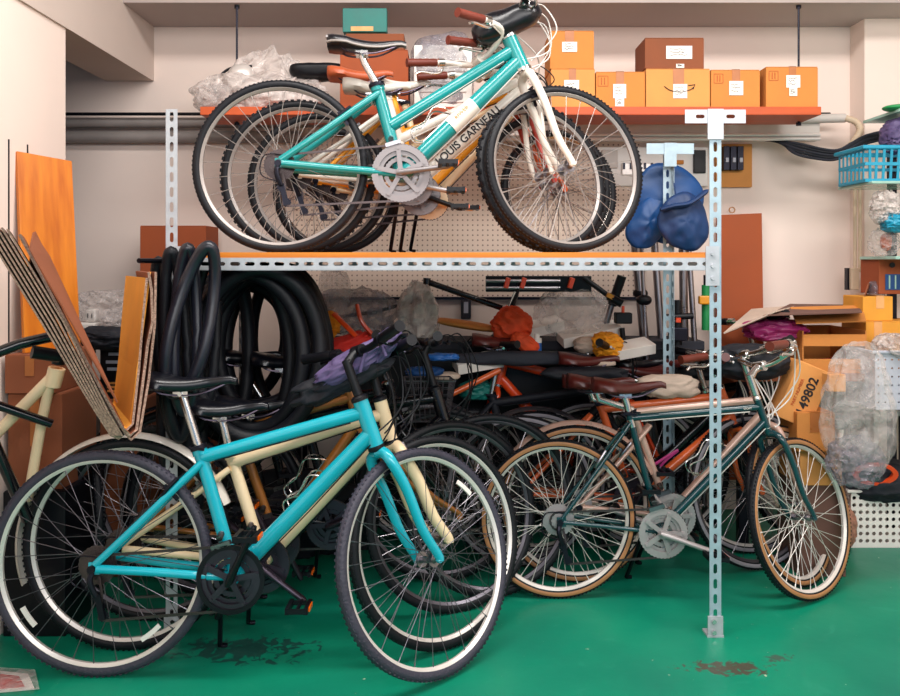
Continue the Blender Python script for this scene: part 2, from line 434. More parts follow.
        for sd in (-1, 1):
            q = D['e%d' % sd]; k = len(q); g = [q[-1]+(q[-2]-q[-1]).normalized()*.12, q[-1]+(q[-1]-q[-2]).normalized()*.004]
            m2 = MB(); a, b = S(g[0]), S(g[1]); nn = 9
            m2.tube([a+(b-a)*i/nn for i in range(nn+1)], [.0165 if i % 2 else .0152 for i in range(nn)]+[.0175], 14)
            m2.build('grip', grip, HBo)
            dr = (g[0]-g[1]).normalized(); fwd = V((0, sd, 0)).cross(dr); fwd = V((1, 0, -.35)) if bar == 'flat' else V((.25, sd*.3, -.8))
            fwd.normalize(); a0 = g[0]+dr*.02
            m2 = MB(); m2.tube([S(x) for x in (a0+dr*.012, a0-dr*.012)], .017, 12)
            m2.tube([S(x) for x in sm([a0, a0+fwd*.03, a0+fwd*.042-dr*.03, a0+fwd*.035-dr*.09, a0+fwd*.045-dr*.115], 4)], .0055, 8)
            m2.build('brake_lever', 'chrome' if barm != 'black_plastic' else 'dark_metal', HBo)
            m2 = MB(); f0 = a0+fwd*.02+dr*.01
            end = p['hb']+axis*.04+V((.05, 0, 0)) if sd < 0 else cr+V((.04, 0, .02))
            m2.tube([S(x) for x in sm([f0, f0+V((.07, -sd*.03, .03)), (f0+end)/2+V((.11, 0, .03)), end+V((.03, 0, .03)), end], 7)], .0026, 6)
            m2.tube([S(x) for x in sm([f0, f0+V((.10, -sd*.06, -.01)), (f0+end)/2+V((.09, -sd*.03, -.04)), end+V((-.03, 0, .0))], 7)], .0026, 6)
            m2.build('brake_cable', cables, HBo)
    m2 = MB(); dr = (p['bb']-p['dt1']); pr_ = V((-dr.z, 0, dr.x)).normalized()
    if pr_.z > 0: pr_ = -pr_
    m2.tube([p['dt1']+dr*.03+V((0, -.02, 0))+pr_*(dt*.9), p['dt1']+dr*.5+pr_*(dt+.004), p['bb']-dr*.04+pr_*(dt+.002)], .002, 6)
    tdv = p['tt1']-p['tt0']; m2.tube([p['tt0']+tdv*.08+V((0, -.012, -tt)), p['tt0']+tdv*.92+V((0, -.012, -tt))], .002, 6)
    m2.build('gear_cable', cables, root)
    # drivetrain
    b = p['bb']; yv = -.045; m2 = MB(); ax = V((0, 1, 0)); fx = V((1, 0, 0))
    m2.gear(b+V((0, yv, 0)), ax, fx, ring, .003, int(ring*480), .004, hole=ring-.022)
    m2.gear(b+V((0, yv+.008, 0)), ax, fx, ring*.8, .003, int(ring*380), .005, hole=ring*.8-.016)
    m2.gear(b+V((0, yv+.014, 0)), ax, fx, ring*.58, .003, int(ring*280), .004, hole=ring*.58-.014)
    m2.cyl(b+V((0, yv-.012, 0)), b+V((0, yv+.014, 0)), .019, 18)
    for i in range(5):
        a = crank+2*PI*i/5+.3; r_ = V((math.cos(a), 0, math.sin(a))); m2.bar(b+r_*.01+V((0, yv-.002, 0)), b+r_*(ring-.01)+V((0, yv-.002, 0)), .017, .006, up=(0, 1, 0))
        m2.cyl(b+r_*(ring-.014)+V((0, yv-.008, 0)), b+r_*(ring-.014)+V((0, yv+.002, 0)), .005, 8)
    CR = m2.build('chainring', crankm, root)
    if fd:
        m2 = MB(); m2.ring(b+V((0, yv-.006, 0)), ax, fx, [(ring+.006, -.001), (ring+.006, .001), (ring-.008, .001), (ring-.008, -.001)], 60); m2.build('chain_guard', fd, root)
    for sd, a in ((-1, crank), (1, crank+PI)):
        dr = V((math.cos(a), 0, math.sin(a))); y0 = V((0, (yv-.018) if sd < 0 else .05, 0)); y1 = V((0, sd*.082, 0)) if sd > 0 else V((0, -.078, 0))
        m2 = MB(); A = b+y0; B = b+dr*.168+y1
        m2.tube([A-dr*.016, A, A+(B-A)*.5, B, B+dr*.012], [.010, .0165, .0125, .0135, .009], 12, flat=.75); m2.cyl(b+V((0, y0.y-.010*1, 0)) if sd < 0 else b+V((0, y0.y+.008, 0)), b, .011, 12)
        ca = m2.build('crank_arm', armm or crankm, CR)
        m2 = MB(); pc = B+V((0, sd*.062, 0))
        m2.cyl(B, pc+V((0, sd*.042, 0)), .006, 8); m2.box(pc+V((.028, 0, 0)), (.012, .085, .018)); m2.box(pc+V((-.028, 0, 0)), (.012, .085, .018)); m2.box(pc+V((0, sd*.04, 0)), (.06, .008, .014)); m2.box(pc+V((0, -sd*.032, 0)), (.05, .008, .012)); m2.box(pc+V((.036, 0, 0)), (.004, .05, .012), mi=1)
        m2.build('pedal', ['black_plastic', 'reflector_orange'], CR)
    # chain
    rr = .032; yc = V((0, yv+.003, 0)); path = []
    dj = rhb+V((.012, -.05, -.085)); tp = rhb+V((.03, -.05, -.14)); dl = V((.0, yc.y, 0))
    for i in range(15): a = PI/2+.1-PI*i/14*1.1; path.append(b+V((math.cos(a)*ring, yc.y, math.sin(a)*ring)))
    path += [tp+V((.012, 0, -.012)), tp+V((-.012, 0, -.006)), dj+V((.012, 0, -.006)), dj+V((.012, 0, .012))]
    for i in range(9): a = -PI*.35-PI*i/8*1.1; path.append(rhb+V((math.cos(a)*rr, -.045, math.sin(a)*rr)))
    path.append(path[0]); m2 = MB(); acc = 0; k = 0
    for i in range(len(path)-1):
        a, e = path[i], path[i+1]; L = (e-a).length; t = acc
        while t < L:
            q = a+(e-a)*t/L; dr = (e-a).normalized(); w_ = .0055 if k % 2 else .0035
            m2.bar(q-dr*.0052, q+dr*.0052, .0075, w_, up=(0, 1, 0)); k += 1; t += .0105
        acc = t-L
    m2.build('chain', 'chain', root)
    m2 = MB(); m2.tube(sm([rhb+V((.0, -.062, -.01)), rhb+V((-.004, -.07, -.035)), dj+V((.0, -.012, .006))], 4), .009, 8)
    for q in (dj, tp):
        m2.gear(q, ax, fx, .015, .003, 11, .004, hole=.004)
    for yo in (-.006, .006): m2.bar(dj+V((0, yo, .01)), tp+V((0, yo, -.01)), .018, .0015)
    m2.tube([rhb+V((0, -.066, 0)), rhb+V((0, -.074, 0))], .012, 10)
    m2.tube(sm([dj+V((-.01, -.01, .02)), rhb+V((-.06, -.06, -.04)), rhb+V((-.05, -.055, .03)), rhb+V((.03, -.06, .03))], 6), .0022, 6)
    m2.build('rear_derailleur', 'dark_metal' if rim != 'rim_lite' else 'alu', root)
    m2 = MB(); q = b+(p['st']-b).normalized()*(ring+.035)
    m2.tube([q+V((0, -.015, 0)), q+V((0, -.04, -.01))], .010, 8); m2.bar(q+V((-.02, yv-.006, -.035)), q+V((.035, yv-.006, -.018)), .014, .002); m2.bar(q+V((-.02, yv+.010, -.035)), q+V((.035, yv+.010, -.018)), .014, .002)
    m2.build('front_derailleur', 'alu', root)
    # brakes
    def brake(cent, axv, upv, fwv, nm, par, T=lambda x: x):
        m2 = MB()
        for sd in (-1, 1):
            m2.tube([T(x) for x in sm([cent-upv*.035+axv*sd*.035+fwv*.008, cent-upv*.01+axv*sd*.042+fwv*.014, cent+upv*.035+axv*sd*.036+fwv*.016], 4)], .0062, 8)
            m2.bar(T(cent-upv*.012+axv*sd*.026-fwv*.03), T(cent-upv*.012+axv*sd*.026+fwv*.03), .011, .009, up=(0, 1, 0))
        m2.tube([T(cent+upv*.034-axv*.038+fwv*.016), T(cent+upv*.036+axv*.05+fwv*.016)], .003, 6)
        m2.build(nm, 'dark_metal' if rim == 'rim_dark' or col in ('teal', 'teal2') else 'alu', par)
    sd_ = (p['ss']-rhb).normalized(); brake(rhb+sd_*(R-.02), ax, sd_, V((-sd_.z, 0, sd_.x)), 'rear_brake', root)
    fdv = (cr-hub0).normalized(); brake(hub0+fdv*(R-.02), ax, fdv, V((fdv.z, 0, -fdv.x)), 'front_brake', root, S)
    def fend(c, axv, fwv, a0, a1, m, nm):
        m2 = MB(); Rf = R+.014
        m2.ring(c, axv, fwv, [(Rf-.008, -.027), (Rf+.003, -.018), (Rf+.007, 0), (Rf+.003, .018), (Rf-.008, .027), (Rf, .017), (Rf+.004, 0), (Rf, -.017)], 40, a0=a0, a1=a1)
        upv = V(axv).normalized().cross(V(fwv).normalized())
        for a in (a0+(a1-a0)*.15, a0+(a1-a0)*.85):
            for sd in (-1, 1):
                pass
        m2.build(nm, m, root)
    # ring() angles run from +x towards axis x fw (which points down): negative angles are the upper half
    if fender: fend(rhb, (0, 1, 0), (1, 0, 0), -PI*1.12, -PI*.12, fender, 'rear_mudguard')
    if ffender: fend(FWC, RS @ V((0, 1, 0)), RS @ V((1, 0, 0)), -PI*1.0, -PI*.3, ffender, 'front_mudguard')
    if stand:
        m2 = MB(); a = b+V((-.05, .03, -.01)); e = V((b.x-.09, .17, .02)); m2.tube([a, e, e+V((.02, .01, -.005))], .008, 8); m2.box(a+V((0, -.02, .01)), (.03, .06, .02)); m2.build('kickstand', 'dark_metal', root)
    if rack:
        m2 = MB(); zt = 2*R+.07
        for yy in (-.06, -.02, .02, .06): m2.tube([(.10, yy, zt), (-.25, yy, zt)], .004, 6)
        for xx in (.10, -.02, -.14, -.25): m2.tube([(xx, -.06, zt), (xx, .06, zt)], .004, 6)
        for sd in (-1, 1): m2.tube([(-.16, sd*.06, zt), (0, sd*.068, R)], .004, 6); m2.tube([(.0, sd*.06, zt), (0, sd*.068, R)], .004, 6)
        m2.build('rear_carrier', 'chrome', root)
    return dict(root=root, p=p, S=S, M=M, RS=RS, loc=loc, FWC=FWC, dt=dt, axis=axis)
# ---------------------------------------------------------------- the setting
XL = -1.49; DW = 4.0
def wbox(x0, x1, y0, y1, z0, z1): return MB().hexa([V(q) for q in ((x0, y0, z0), (x1, y0, z0), (x1, y1, z0), (x0, y1, z0), (x0, y0, z1), (x1, y0, z1), (x1, y1, z1), (x0, y1, z1))])
# floor: green gloss paint with scuffs, worn patches and flecks
fm = bpy.data.materials.new('floor_paint'); fm.use_nodes = True; MT['floor_paint'] = fm
N = fm.node_tree.nodes; L = fm.node_tree.links; b = N['Principled BSDF']; tc = N.new('ShaderNodeTexCoord')
def nz(sc, det=5, dist=0):
    n = N.new('ShaderNodeTexNoise'); n.inputs['Scale'].default_value = sc; n.inputs['Detail'].default_value = det; n.inputs['Distortion'].default_value = dist
    L.new(tc.outputs['Object'], n.inputs['Vector']); return n
def ramp(n, p0, c0, p1, c1):
    r = N.new('ShaderNodeValToRGB'); r.color_ramp.elements[0].position = p0; r.color_ramp.elements[0].color = c0; r.color_ramp.elements[1].position = p1; r.color_ramp.elements[1].color = c1
    L.new(n.outputs['Fac'], r.inputs[0]); return r
def mix(a, bcol, fac):
    m = N.new('ShaderNodeMix'); m.data_type = 'RGBA'; L.new(a, m.inputs[6])
    if hasattr(bcol, 'links'): L.new(bcol, m.inputs[7])
    else: m.inputs[7].default_value = bcol
    L.new(fac, m.inputs[0]); return m.outputs[2]
base = ramp(nz(1.6, 6, .4), .3, rgb('#04705a'), .75, rgb('#0b8e6c'))
fine = ramp(nz(9, 8, .6), .62, (0, 0, 0, 1), .8, (.45, .45, .45, 1)); o1 = mix(base.outputs[0], rgb('#3a9c80'), fine.outputs[0])
spk = ramp(nz(42, 3), .735, (0, 0, 0, 1), .76, (1, 1, 1, 1)); o2 = mix(o1, rgb('#a9b89c'), spk.outputs[0])
# a worn brown patch in front of the rack foot and a dark one by the teal bicycle
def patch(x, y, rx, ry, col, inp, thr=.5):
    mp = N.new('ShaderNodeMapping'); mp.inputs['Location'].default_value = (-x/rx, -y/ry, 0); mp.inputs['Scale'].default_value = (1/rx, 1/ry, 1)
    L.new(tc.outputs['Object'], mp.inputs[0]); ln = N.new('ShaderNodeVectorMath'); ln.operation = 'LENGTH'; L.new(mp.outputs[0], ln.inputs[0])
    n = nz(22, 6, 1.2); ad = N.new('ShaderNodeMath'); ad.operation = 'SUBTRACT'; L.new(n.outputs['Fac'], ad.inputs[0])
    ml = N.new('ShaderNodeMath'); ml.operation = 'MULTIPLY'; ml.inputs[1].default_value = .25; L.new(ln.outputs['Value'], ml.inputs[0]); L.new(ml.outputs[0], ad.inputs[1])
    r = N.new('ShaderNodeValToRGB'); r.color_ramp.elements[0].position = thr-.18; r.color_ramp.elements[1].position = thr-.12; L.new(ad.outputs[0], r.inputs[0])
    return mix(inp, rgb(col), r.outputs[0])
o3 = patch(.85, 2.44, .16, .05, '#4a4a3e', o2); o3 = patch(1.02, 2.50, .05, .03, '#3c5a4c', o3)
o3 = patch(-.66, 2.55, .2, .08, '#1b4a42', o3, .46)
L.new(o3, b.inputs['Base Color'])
mr = N.new('ShaderNodeMapRange'); mr.inputs['To Min'].default_value = .22; mr.inputs['To Max'].default_value = .55; L.new(nz(5, 6).outputs['Fac'], mr.inputs[0]); L.new(mr.outputs[0], b.inputs['Roughness'])
bp = N.new('ShaderNodeBump'); bp.inputs['Strength'].default_value = .12; bp.inputs['Distance'].default_value = .01; L.new(nz(14, 5).outputs['Fac'], bp.inputs['Height']); L.new(bp.outputs[0], b.inputs['Normal'])
o = wbox(-3.2, 3.2, -1.6, 4.15, -.1, 0).build('floor', 'floor_paint', smooth=False, org=(0, 0, 0)); o['kind'] = 'structure'
struct('wall_back', wbox(-3.2, 3.2, DW, DW+.15, 0, 3.1), 'wall', smooth=False)
struct('wall_left', wbox(-1.72, XL, -1.6, 3.1, 0, 2.14), 'wall', smooth=False)
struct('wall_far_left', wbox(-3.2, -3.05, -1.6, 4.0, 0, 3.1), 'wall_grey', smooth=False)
struct('wall_right', wbox(3.05, 3.2, -1.6, 4.0, 0, 3.1), 'wall', smooth=False)
struct('pillar_right', wbox(2.0, 3.05, 3.86, 4.0, 0, 2.41), 'wall', smooth=False)
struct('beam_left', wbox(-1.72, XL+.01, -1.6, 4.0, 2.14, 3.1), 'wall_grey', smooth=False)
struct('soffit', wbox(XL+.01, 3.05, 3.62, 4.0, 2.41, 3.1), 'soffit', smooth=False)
struct('ceiling', wbox(-3.2, 3.2, -.4, 4.15, 3.1, 3.2), 'soffit', smooth=False)
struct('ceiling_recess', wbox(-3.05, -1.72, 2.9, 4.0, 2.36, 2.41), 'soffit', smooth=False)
mb = MB()
for x in (4.5, 18.):
    a = P(x, 150, 2.70+.12*(x > 10)); y = a.y; mb.box((XL+.0005, y, 1.0), (.003, .007, 1.3))
struct('trim_1', mb, 'black_plastic', smooth=False)
# pegboard
pm = bpy.data.materials.new('pegboard'); pm.use_nodes = True; MT['pegboard'] = pm
N = pm.node_tree.nodes; L = pm.node_tree.links; b = N['Principled BSDF']; tc = N.new('ShaderNodeTexCoord')
mp = N.new('ShaderNodeMapping'); mp.inputs['Scale'].default_value = (40, 40, 40); L.new(tc.outputs['Object'], mp.inputs[0])
fr = N.new('ShaderNodeVectorMath'); fr.operation = 'FRACTION'; L.new(mp.outputs[0], fr.inputs[0])
sb = N.new('ShaderNodeVectorMath'); sb.operation = 'SUBTRACT'; sb.inputs[1].default_value = (.5, .5, .5); L.new(fr.outputs[0], sb.inputs[0])
sp = N.new('ShaderNodeSeparateXYZ'); L.new(sb.outputs[0], sp.inputs[0]); cb = N.new('ShaderNodeCombineXYZ'); L.new(sp.outputs[0], cb.inputs[0]); L.new(sp.outputs[2], cb.inputs[1])
ln = N.new('ShaderNodeVectorMath'); ln.operation = 'LENGTH'; L.new(cb.outputs[0], ln.inputs[0])
lt = N.new('ShaderNodeMath'); lt.operation = 'LESS_THAN'; lt.inputs[1].default_value = .17; L.new(ln.outputs['Value'], lt.inputs[0])
mx = N.new('ShaderNodeMix'); mx.data_type = 'RGBA'; mx.inputs[6].default_value = rgb('#e6d0c0'); mx.inputs[7].default_value = rgb('#947c74'); L.new(lt.outputs[0], mx.inputs[0]); L.new(mx.outputs[2], b.inputs['Base Color']); b.inputs['Roughness'].default_value = .8
def wallbox(x0, y0, x1, y1, d, th, mats, name, label, cat, **k):
    a = P(x0, y0, d); c = P(x1, y1, d); o = MB().box(((a.x+c.x)/2, d+th/2, (a.z+c.z)/2), (c.x-a.x, th, a.z-c.z)).build(name, mats, smooth=False, **k); return tag(o, label, cat)
pg = empty('pegboard', P(430, 298, 3.985)); tag(pg, 'beige perforated pegboard panel fixed to the back wall behind the rack', 'pegboard')
a = P(295, 140, 3.98); c = P(640, 297, 3.98); MB().box(((a.x+c.x)/2, 3.99, (a.z+c.z)/2), (c.x-a.x, .018, a.z-c.z)).build('panel', 'pegboard', pg, smooth=False)
MB().box(((a.x+c.x)/2, 3.985, c.z-.006), (c.x-a.x, .03, .014)).build('edge_strip', 'dark_metal', pg, smooth=False)
# ---------------------------------------------------------------- slotted angle steel
def slotted(mb, a, b, side, w, th=.002, pitch=.0485, slw=.0125, sll=.033, mi=0, mi2=0):
    """flat strip from a to b, w wide along side, with a row of elongated holes"""
    a = V(a); b = V(b); x = (b-a).normalized(); s = V(side).normalized(); n = x.cross(s); Ln = (b-a).length; k = max(1, int(Ln/pitch)); pt = Ln/k
    q = 4; sl = []
    for i in range(q+1): t = -PI/2+PI*i/q; sl.append((sll/2-slw/2+math.cos(t)*slw/2, math.sin(t)*slw/2))
    for i in range(q+1): t = PI/2+PI*i/q; sl.append((-sll/2+slw/2+math.cos(t)*slw/2, math.sin(t)*slw/2))
    m = len(sl); hw = w/2; hp = pt/2; out = []
    for (u, v) in sl:
        f = min(hp/abs(u) if abs(u) > 1e-9 else 9e9, hw/abs(v) if abs(v) > 1e-9 else 9e9); out.append((u*f, v*f))
    corners = [(hp, -hw), (hp, hw), (-hp, hw), (-hp, -hw)]
    # snap the four nearest outer points to the corners
    for cpt in corners:
        j = min(range(m), key=lambda i: (out[i][0]-cpt[0])**2+(out[i][1]-cpt[1])**2); out[j] = cpt
    for i in range(k):
        c = a+x*(pt*(i+.5))+s*hw; vs = []
        for off in (-th/2, th/2):
            for (u, v) in out: vs.append(c+x*u+s*v+n*off)
            for (u, v) in sl: vs.append(c+x*u+s*v+n*off)
        fs = []
        for j in range(m):
            j2 = (j+1) % m
            fs += [(j, j2, m+j2, m+j), (2*m+j, 3*m+j, 3*m+j2, 2*m+j2), (m+j, m+j2, 3*m+j2, 3*m+j), (j, 2*m+j, 2*m+j2, j2)]
        mb.add(vs, fs, mi)
    return mb
def post(root, x, y, z1, inx, iny, m, name='post'):
    """L-section upright; inx / iny give the way its flanges run from the outer corner (x, y)"""
    mb = MB(); slotted(mb, (x, y, 0), (x, y, z1), (inx, 0, 0), .038); slotted(mb, (x, y, 0), (x, y, z1), (0, iny, 0), .032)
    return mb.build(name, m, root, smooth=False)
FY, RY = 2.64, 3.43; ZD = 1.268
rk = empty('storage_rack', (0, FY, 0)); tag(rk, 'galvanised slotted angle steel rack with an orange wooden deck holding bicycles', 'rack')
xl0, xr0 = (166-CX)*FY/F, (721-CX)*FY/F; xl1, xr1 = (241-CX)*RY/F, (672-CX)*RY/F; ZT = 1.74
for (x, y, ix, iy, m) in ((xl0, FY, 1, 1, 'galv'), (xr0, FY, -1, 1, 'galv_blue'), (xl1, RY, 1, -1, 'galv'), (xr1, RY, -1, -1, 'galv_blue')):
    p_ = post(rk, x, y, ZT if not (x < 0 and y > 3) else 1.25, ix, iy, m)
    mb = MB(); mb.box((x+ix*.02, y+iy*.02, .003), (.055, .055, .006)); mb.box((x+ix*.02, y-iy*.004, .035), (.050, .005, .068)); mb.build('foot_plate', 'galv', p_, smooth=False)
    mb = MB()
    for z in (.018, .054): mb.cyl((x+ix*.026, y-iy*.007, z), (x+ix*.026, y-iy*.015, z), .008, 6)
    mb.build('foot_bolt', 'chrome', p_)
for (x, y, m) in ((xr0-.02, FY-.004, 'galv'), (xr1-.02, RY-.045, 'galv_blue')):
    mb = MB(); w = .2; slotted(mb, (x-w/2, y, ZT-.047), (x+w/2, y, ZT-.047), (0, 0, 1), .045, pitch=.1, sll=.03); mb.box((x, y-.002, ZT-.05), (.052, .004, .10)); mb.build('top_bracket', m, rk, smooth=False)
xa = xl0+.01; xb = xr0-.022
mb = MB(); slotted(mb, (xa, FY-.003, ZD-.058), (xb, FY-.003, ZD-.058), (0, 0, 1), .040); mb.box(((xa+xb)/2, FY+.017, ZD-.059), (xb-xa, .04, .002)); mb.build('front_beam', 'galv', rk, smooth=False)
mb = MB(); slotted(mb, (xl1, RY, ZD-.058), (xr1, RY, ZD-.058), (0, 0, 1), .040); mb.build('rear_beam', 'galv', rk, smooth=False)
for x0, x1 in ((xl0, xl1), (xr0, xr1)):
    mb = MB(); mb.bar((x0, FY, ZD-.04), (x1, RY, ZD-.04), .04, .002, up=(1, 0, 0)); mb.build('side_beam', 'galv', rk, smooth=False)
for x in (xl0+.03, xr0-.03):
    mb = MB(); mb.box((x, FY-.006, ZD-.045), (.045, .004, .13))
    for dz in (-.04, .0, .04): mb.cyl((x, FY-.008, ZD-.045+dz), (x, FY-.013, ZD-.045+dz), .007, 6)
    mb.build('corner_plate', 'galv', rk, smooth=False)
mb = MB(); mb.hexa([V((xl0+.01, FY-.004, ZD-.018)), V((xr0-.02, FY-.004, ZD-.018)), V((xr1-.03, RY-.01, ZD-.018)), V((xl1+.01, RY-.01, ZD-.018)), V((xl0+.01, FY-.004, ZD)), V((xr0-.02, FY-.004, ZD)), V((xr1-.03, RY-.01, ZD)), V((xl1+.01, RY-.01, ZD))]); mb.build('deck', 'deck_wood', rk, smooth=False)
# ---------------------------------------------------------------- wall shelf with boxes
ws = empty('hanging_shelf', V((.26, 3.6, 1.874))); tag(ws, 'long orange wooden shelf hung on thin rods along the back wall', 'shelf')
MB().box((.265, 3.615, 1.896), (2.71, .25, .036)).build('shelf_board', 'shelf_wood', ws, smooth=False, bevel=.002)
for x in (-.975, 1.595):
    mb = MB(); mb.cyl((x, 3.66, 1.86), (x, 3.66, 2.41), .005, 8); mb.cyl((x, 3.66, 1.860), (x, 3.66, 1.874), .012, 8); mb.cyl((x, 3.66, 2.395), (x, 3.66, 2.41), .012, 8); mb.build('hanging_rod', 'dark_metal', ws)
SZ = 1.914
def cbox(x0, y0, x1, y1, d, dep, label, m='card', tape=None, note=None, zb=None, mark=None, yaw=0, cat='box', name='cardboard_box', group=None, flaps=True, scr=None, tapem='tape'):
    a = P(x0, y0, d); c = P(x1, y1, d); W = c.x-a.x; zb = c.z if zb is None else zb; Hh = a.z-zb; cx = (a.x+c.x)/2
    o = empty(name, V((cx, d+dep/2, zb))); o.rotation_euler = (0, 0, math.radians(yaw)); tag(o, label, cat, group); ORG[o.name] = V((cx, d+dep/2, zb))
    mb = MB(); mb.box((cx, d+dep/2, zb+Hh/2-.001), (W, dep, Hh-.002)); 
    if flaps:
        for sd in (-1, 1): mb.box((cx, d+dep/2+sd*(dep/4+.0005), zb+Hh), (W-.002, dep/2-.003, .004))
    bd = mb.build('box_body', m, o, smooth=False, bevel=.003)
    X = lambda px: a.x+(px-x0)/(x1-x0)*W
    Z = lambda py: a.z-(py-y0)/(y1-y0)*Hh
    if tape:
        t0, t1 = tape; mb = MB(); mb.box(((X(t0)+X(t1))/2, d-.0008, zb+Hh-.25*Hh), (abs(X(t1)-X(t0)), .0015, .5*Hh)); mb.box(((X(t0)+X(t1))/2, d+dep/2, zb+Hh+.0025), (abs(X(t1)-X(t0)), dep+.002, .001)); mb.build('packing_tape', tapem, o, smooth=False)
    if note:
        for nt in note:
            mb = MB(); xa_, xb_, za, zb_ = X(nt[0]), X(nt[2]), Z(nt[3]), Z(nt[1]); mb.box(((xa_+xb_)/2, d-.0025, (za+zb_)/2), (xb_-xa_, .001, zb_-za)); lb = mb.build('paper_label', 'paper', o, smooth=False)
            mb = MB(); r = random.Random(int(nt[0])); hh = zb_-za
            for i in range(3):
                pts = []
                for j in range(9): pts.append((xa_+(xb_-xa_)*(.15+.07*j*r.uniform(.8, 1.15)), d-.0035, zb_-hh*(.25+.22*i)+r.uniform(-1, 1)*.0045))
                mb.tube(pts, .0009, 4)
            mb.build('handwriting', 'ink', lb)
    if mark:
        mx0, my0, mx1, my1 = mark; mb = MB(); A, B, Cc, D_ = X(mx0), X(mx1), Z(my1), Z(my0); t = .0018
        for q in (((A+B)/2, Cc, B-A, t), ((A+B)/2, D_, B-A, t), (A, (Cc+D_)/2, t, D_-Cc), (B, (Cc+D_)/2, t, D_-Cc), (A+(B-A)*.35, (Cc+D_)/2, t*1.6, (D_-Cc)*.7), (A+(B-A)*.65, (Cc+D_)/2, t*1.6, (D_-Cc)*.7)):
            mb.box((q[0], d-.0008, q[1]), (q[2], .001, q[3]))
        mb.build('printed_mark', 'ink_red', o, smooth=False)
    return o, X, Z, d
G = 'cardboard boxes on the wall shelf'; sd = 3.51
cbox(551, 69, 595, 107, sd, .2, 'orange cardboard box on the wall shelf carrying a taller brown box', 'card_light', tape=(569, 576), note=[(564, 80, 579, 95)], zb=SZ, group=G)
cbox(550, 31, 594, 69, sd, .2, 'brown cardboard box stacked directly above the teal bicycle front wheel', 'card', tape=(565, 574), note=[(562, 42, 577, 52)], group=G)
cbox(596, 72, 645, 107, sd, .21, 'cardboard box with red symbol and white note, third from right end of shelf row', 'card', tape=(616, 624), note=[(613, 84, 626, 98), (615, 98, 624, 106)], zb=SZ, mark=(598, 76, 608, 86), group=G)
bx, X, Z, dd = cbox(646, 69, 710, 107, sd, .21, 'wide cardboard box printed with a curved black arrow under a white note', 'card_light', tape=(673, 684), note=[(673, 84, 687, 98)], zb=SZ, group=G)
mb = MB(); mb.tube(sm([(X(664), dd-.001, Z(86)), (X(670), dd-.001, Z(90)), (X(680), dd-.001, Z(92)), (X(690), dd-.001, Z(89.5)), (X(694), dd-.001, Z(86.5))], 5), [.001]+[.0045]*19+[.002], 6, flat=.4); mb.tube([(X(688), dd-.001, Z(85.5)), (X(695), dd-.001, Z(84.5)), (X(693), dd-.001, Z(89))], .0022, 5)
mb.build('printed_arrow', 'ink', bx)
cbox(645, 38, 704, 68.6, sd+.02, .19, 'dark brown box with large white label lying above the arrow-printed box', 'card_brown', note=[(666, 46, 692, 59), (676, 64, 684, 68)], group=G)
cbox(711, 70, 760, 107, sd, .2, 'cardboard box with red symbol and cream note, next to last on the right', 'card', tape=(732, 740), note=[(729, 81, 743, 95)], zb=SZ, mark=(714, 74, 723, 83), group=G)
cbox(766, 67, 818, 106, sd, .21, 'cardboard box standing alone at the right end of the wall shelf', 'card', tape=(789, 796), note=[(786, 75, 800, 87), (789, 87, 797, 95)], zb=SZ, mark=(769, 71, 778, 80), group=G)
cbox(340, 50, 408, 107, sd, .2, 'brown box wrapped in clear film behind the black saddle on shelf', 'card_red', zb=SZ)
# plastic wrapped white bin on shelf
o = empty('storage_bin', V((P(440, 107, 3.56).x, 3.6, SZ))); tag(o, 'white storage bin wrapped in clear plastic on the wall shelf', 'bin')
mb = MB(); a = P(414, 45, 3.53); c = P(472, 107, 3.53); mb.box(((a.x+c.x)/2, 3.61, (a.z+SZ)/2), (c.x-a.x, .16, a.z-SZ)); 
for i in range(5): z = SZ+.03+i*.045; mb.box(((a.x+c.x)/2, 3.528, z), (c.x-a.x-.05, .006, .01))
mb.build('bin_body', 'white_plastic', o, bevel=.012)
mb = MB(); mb.ell(((a.x+c.x)/2, 3.61, (a.z+SZ)/2+.03), (.29, .19, .35), .12, 9, 4, 36, 26, pw=.55); mb.build('plastic_wrap', 'poly_grey', o)
# teal box on top near soffit
o = empty('teal_carton', P(365, 34, 3.63)); tag(o, 'dark teal carton standing high above the black saddle by the soffit', 'box')
a = P(343, 9, 3.58); c = P(387, 33, 3.58); MB().box(((a.x+c.x)/2, 3.62-.03, (a.z+c.z)/2), (c.x-a.x, .05, a.z-c.z)).build('carton_body', 'teal_box', o, smooth=False, bevel=.003)
MB().box((P(362, 28, 3.56).x, 3.563, P(362, 28.5, 3.56).z), (.1, .002, .02)).build('paper_label', 'tape_clear', o, smooth=False)
cbox(346, 33, 404, 50, 3.53, .12, 'long brown carton lying between film-wrapped box and teal carton', 'card_brown', flaps=False)
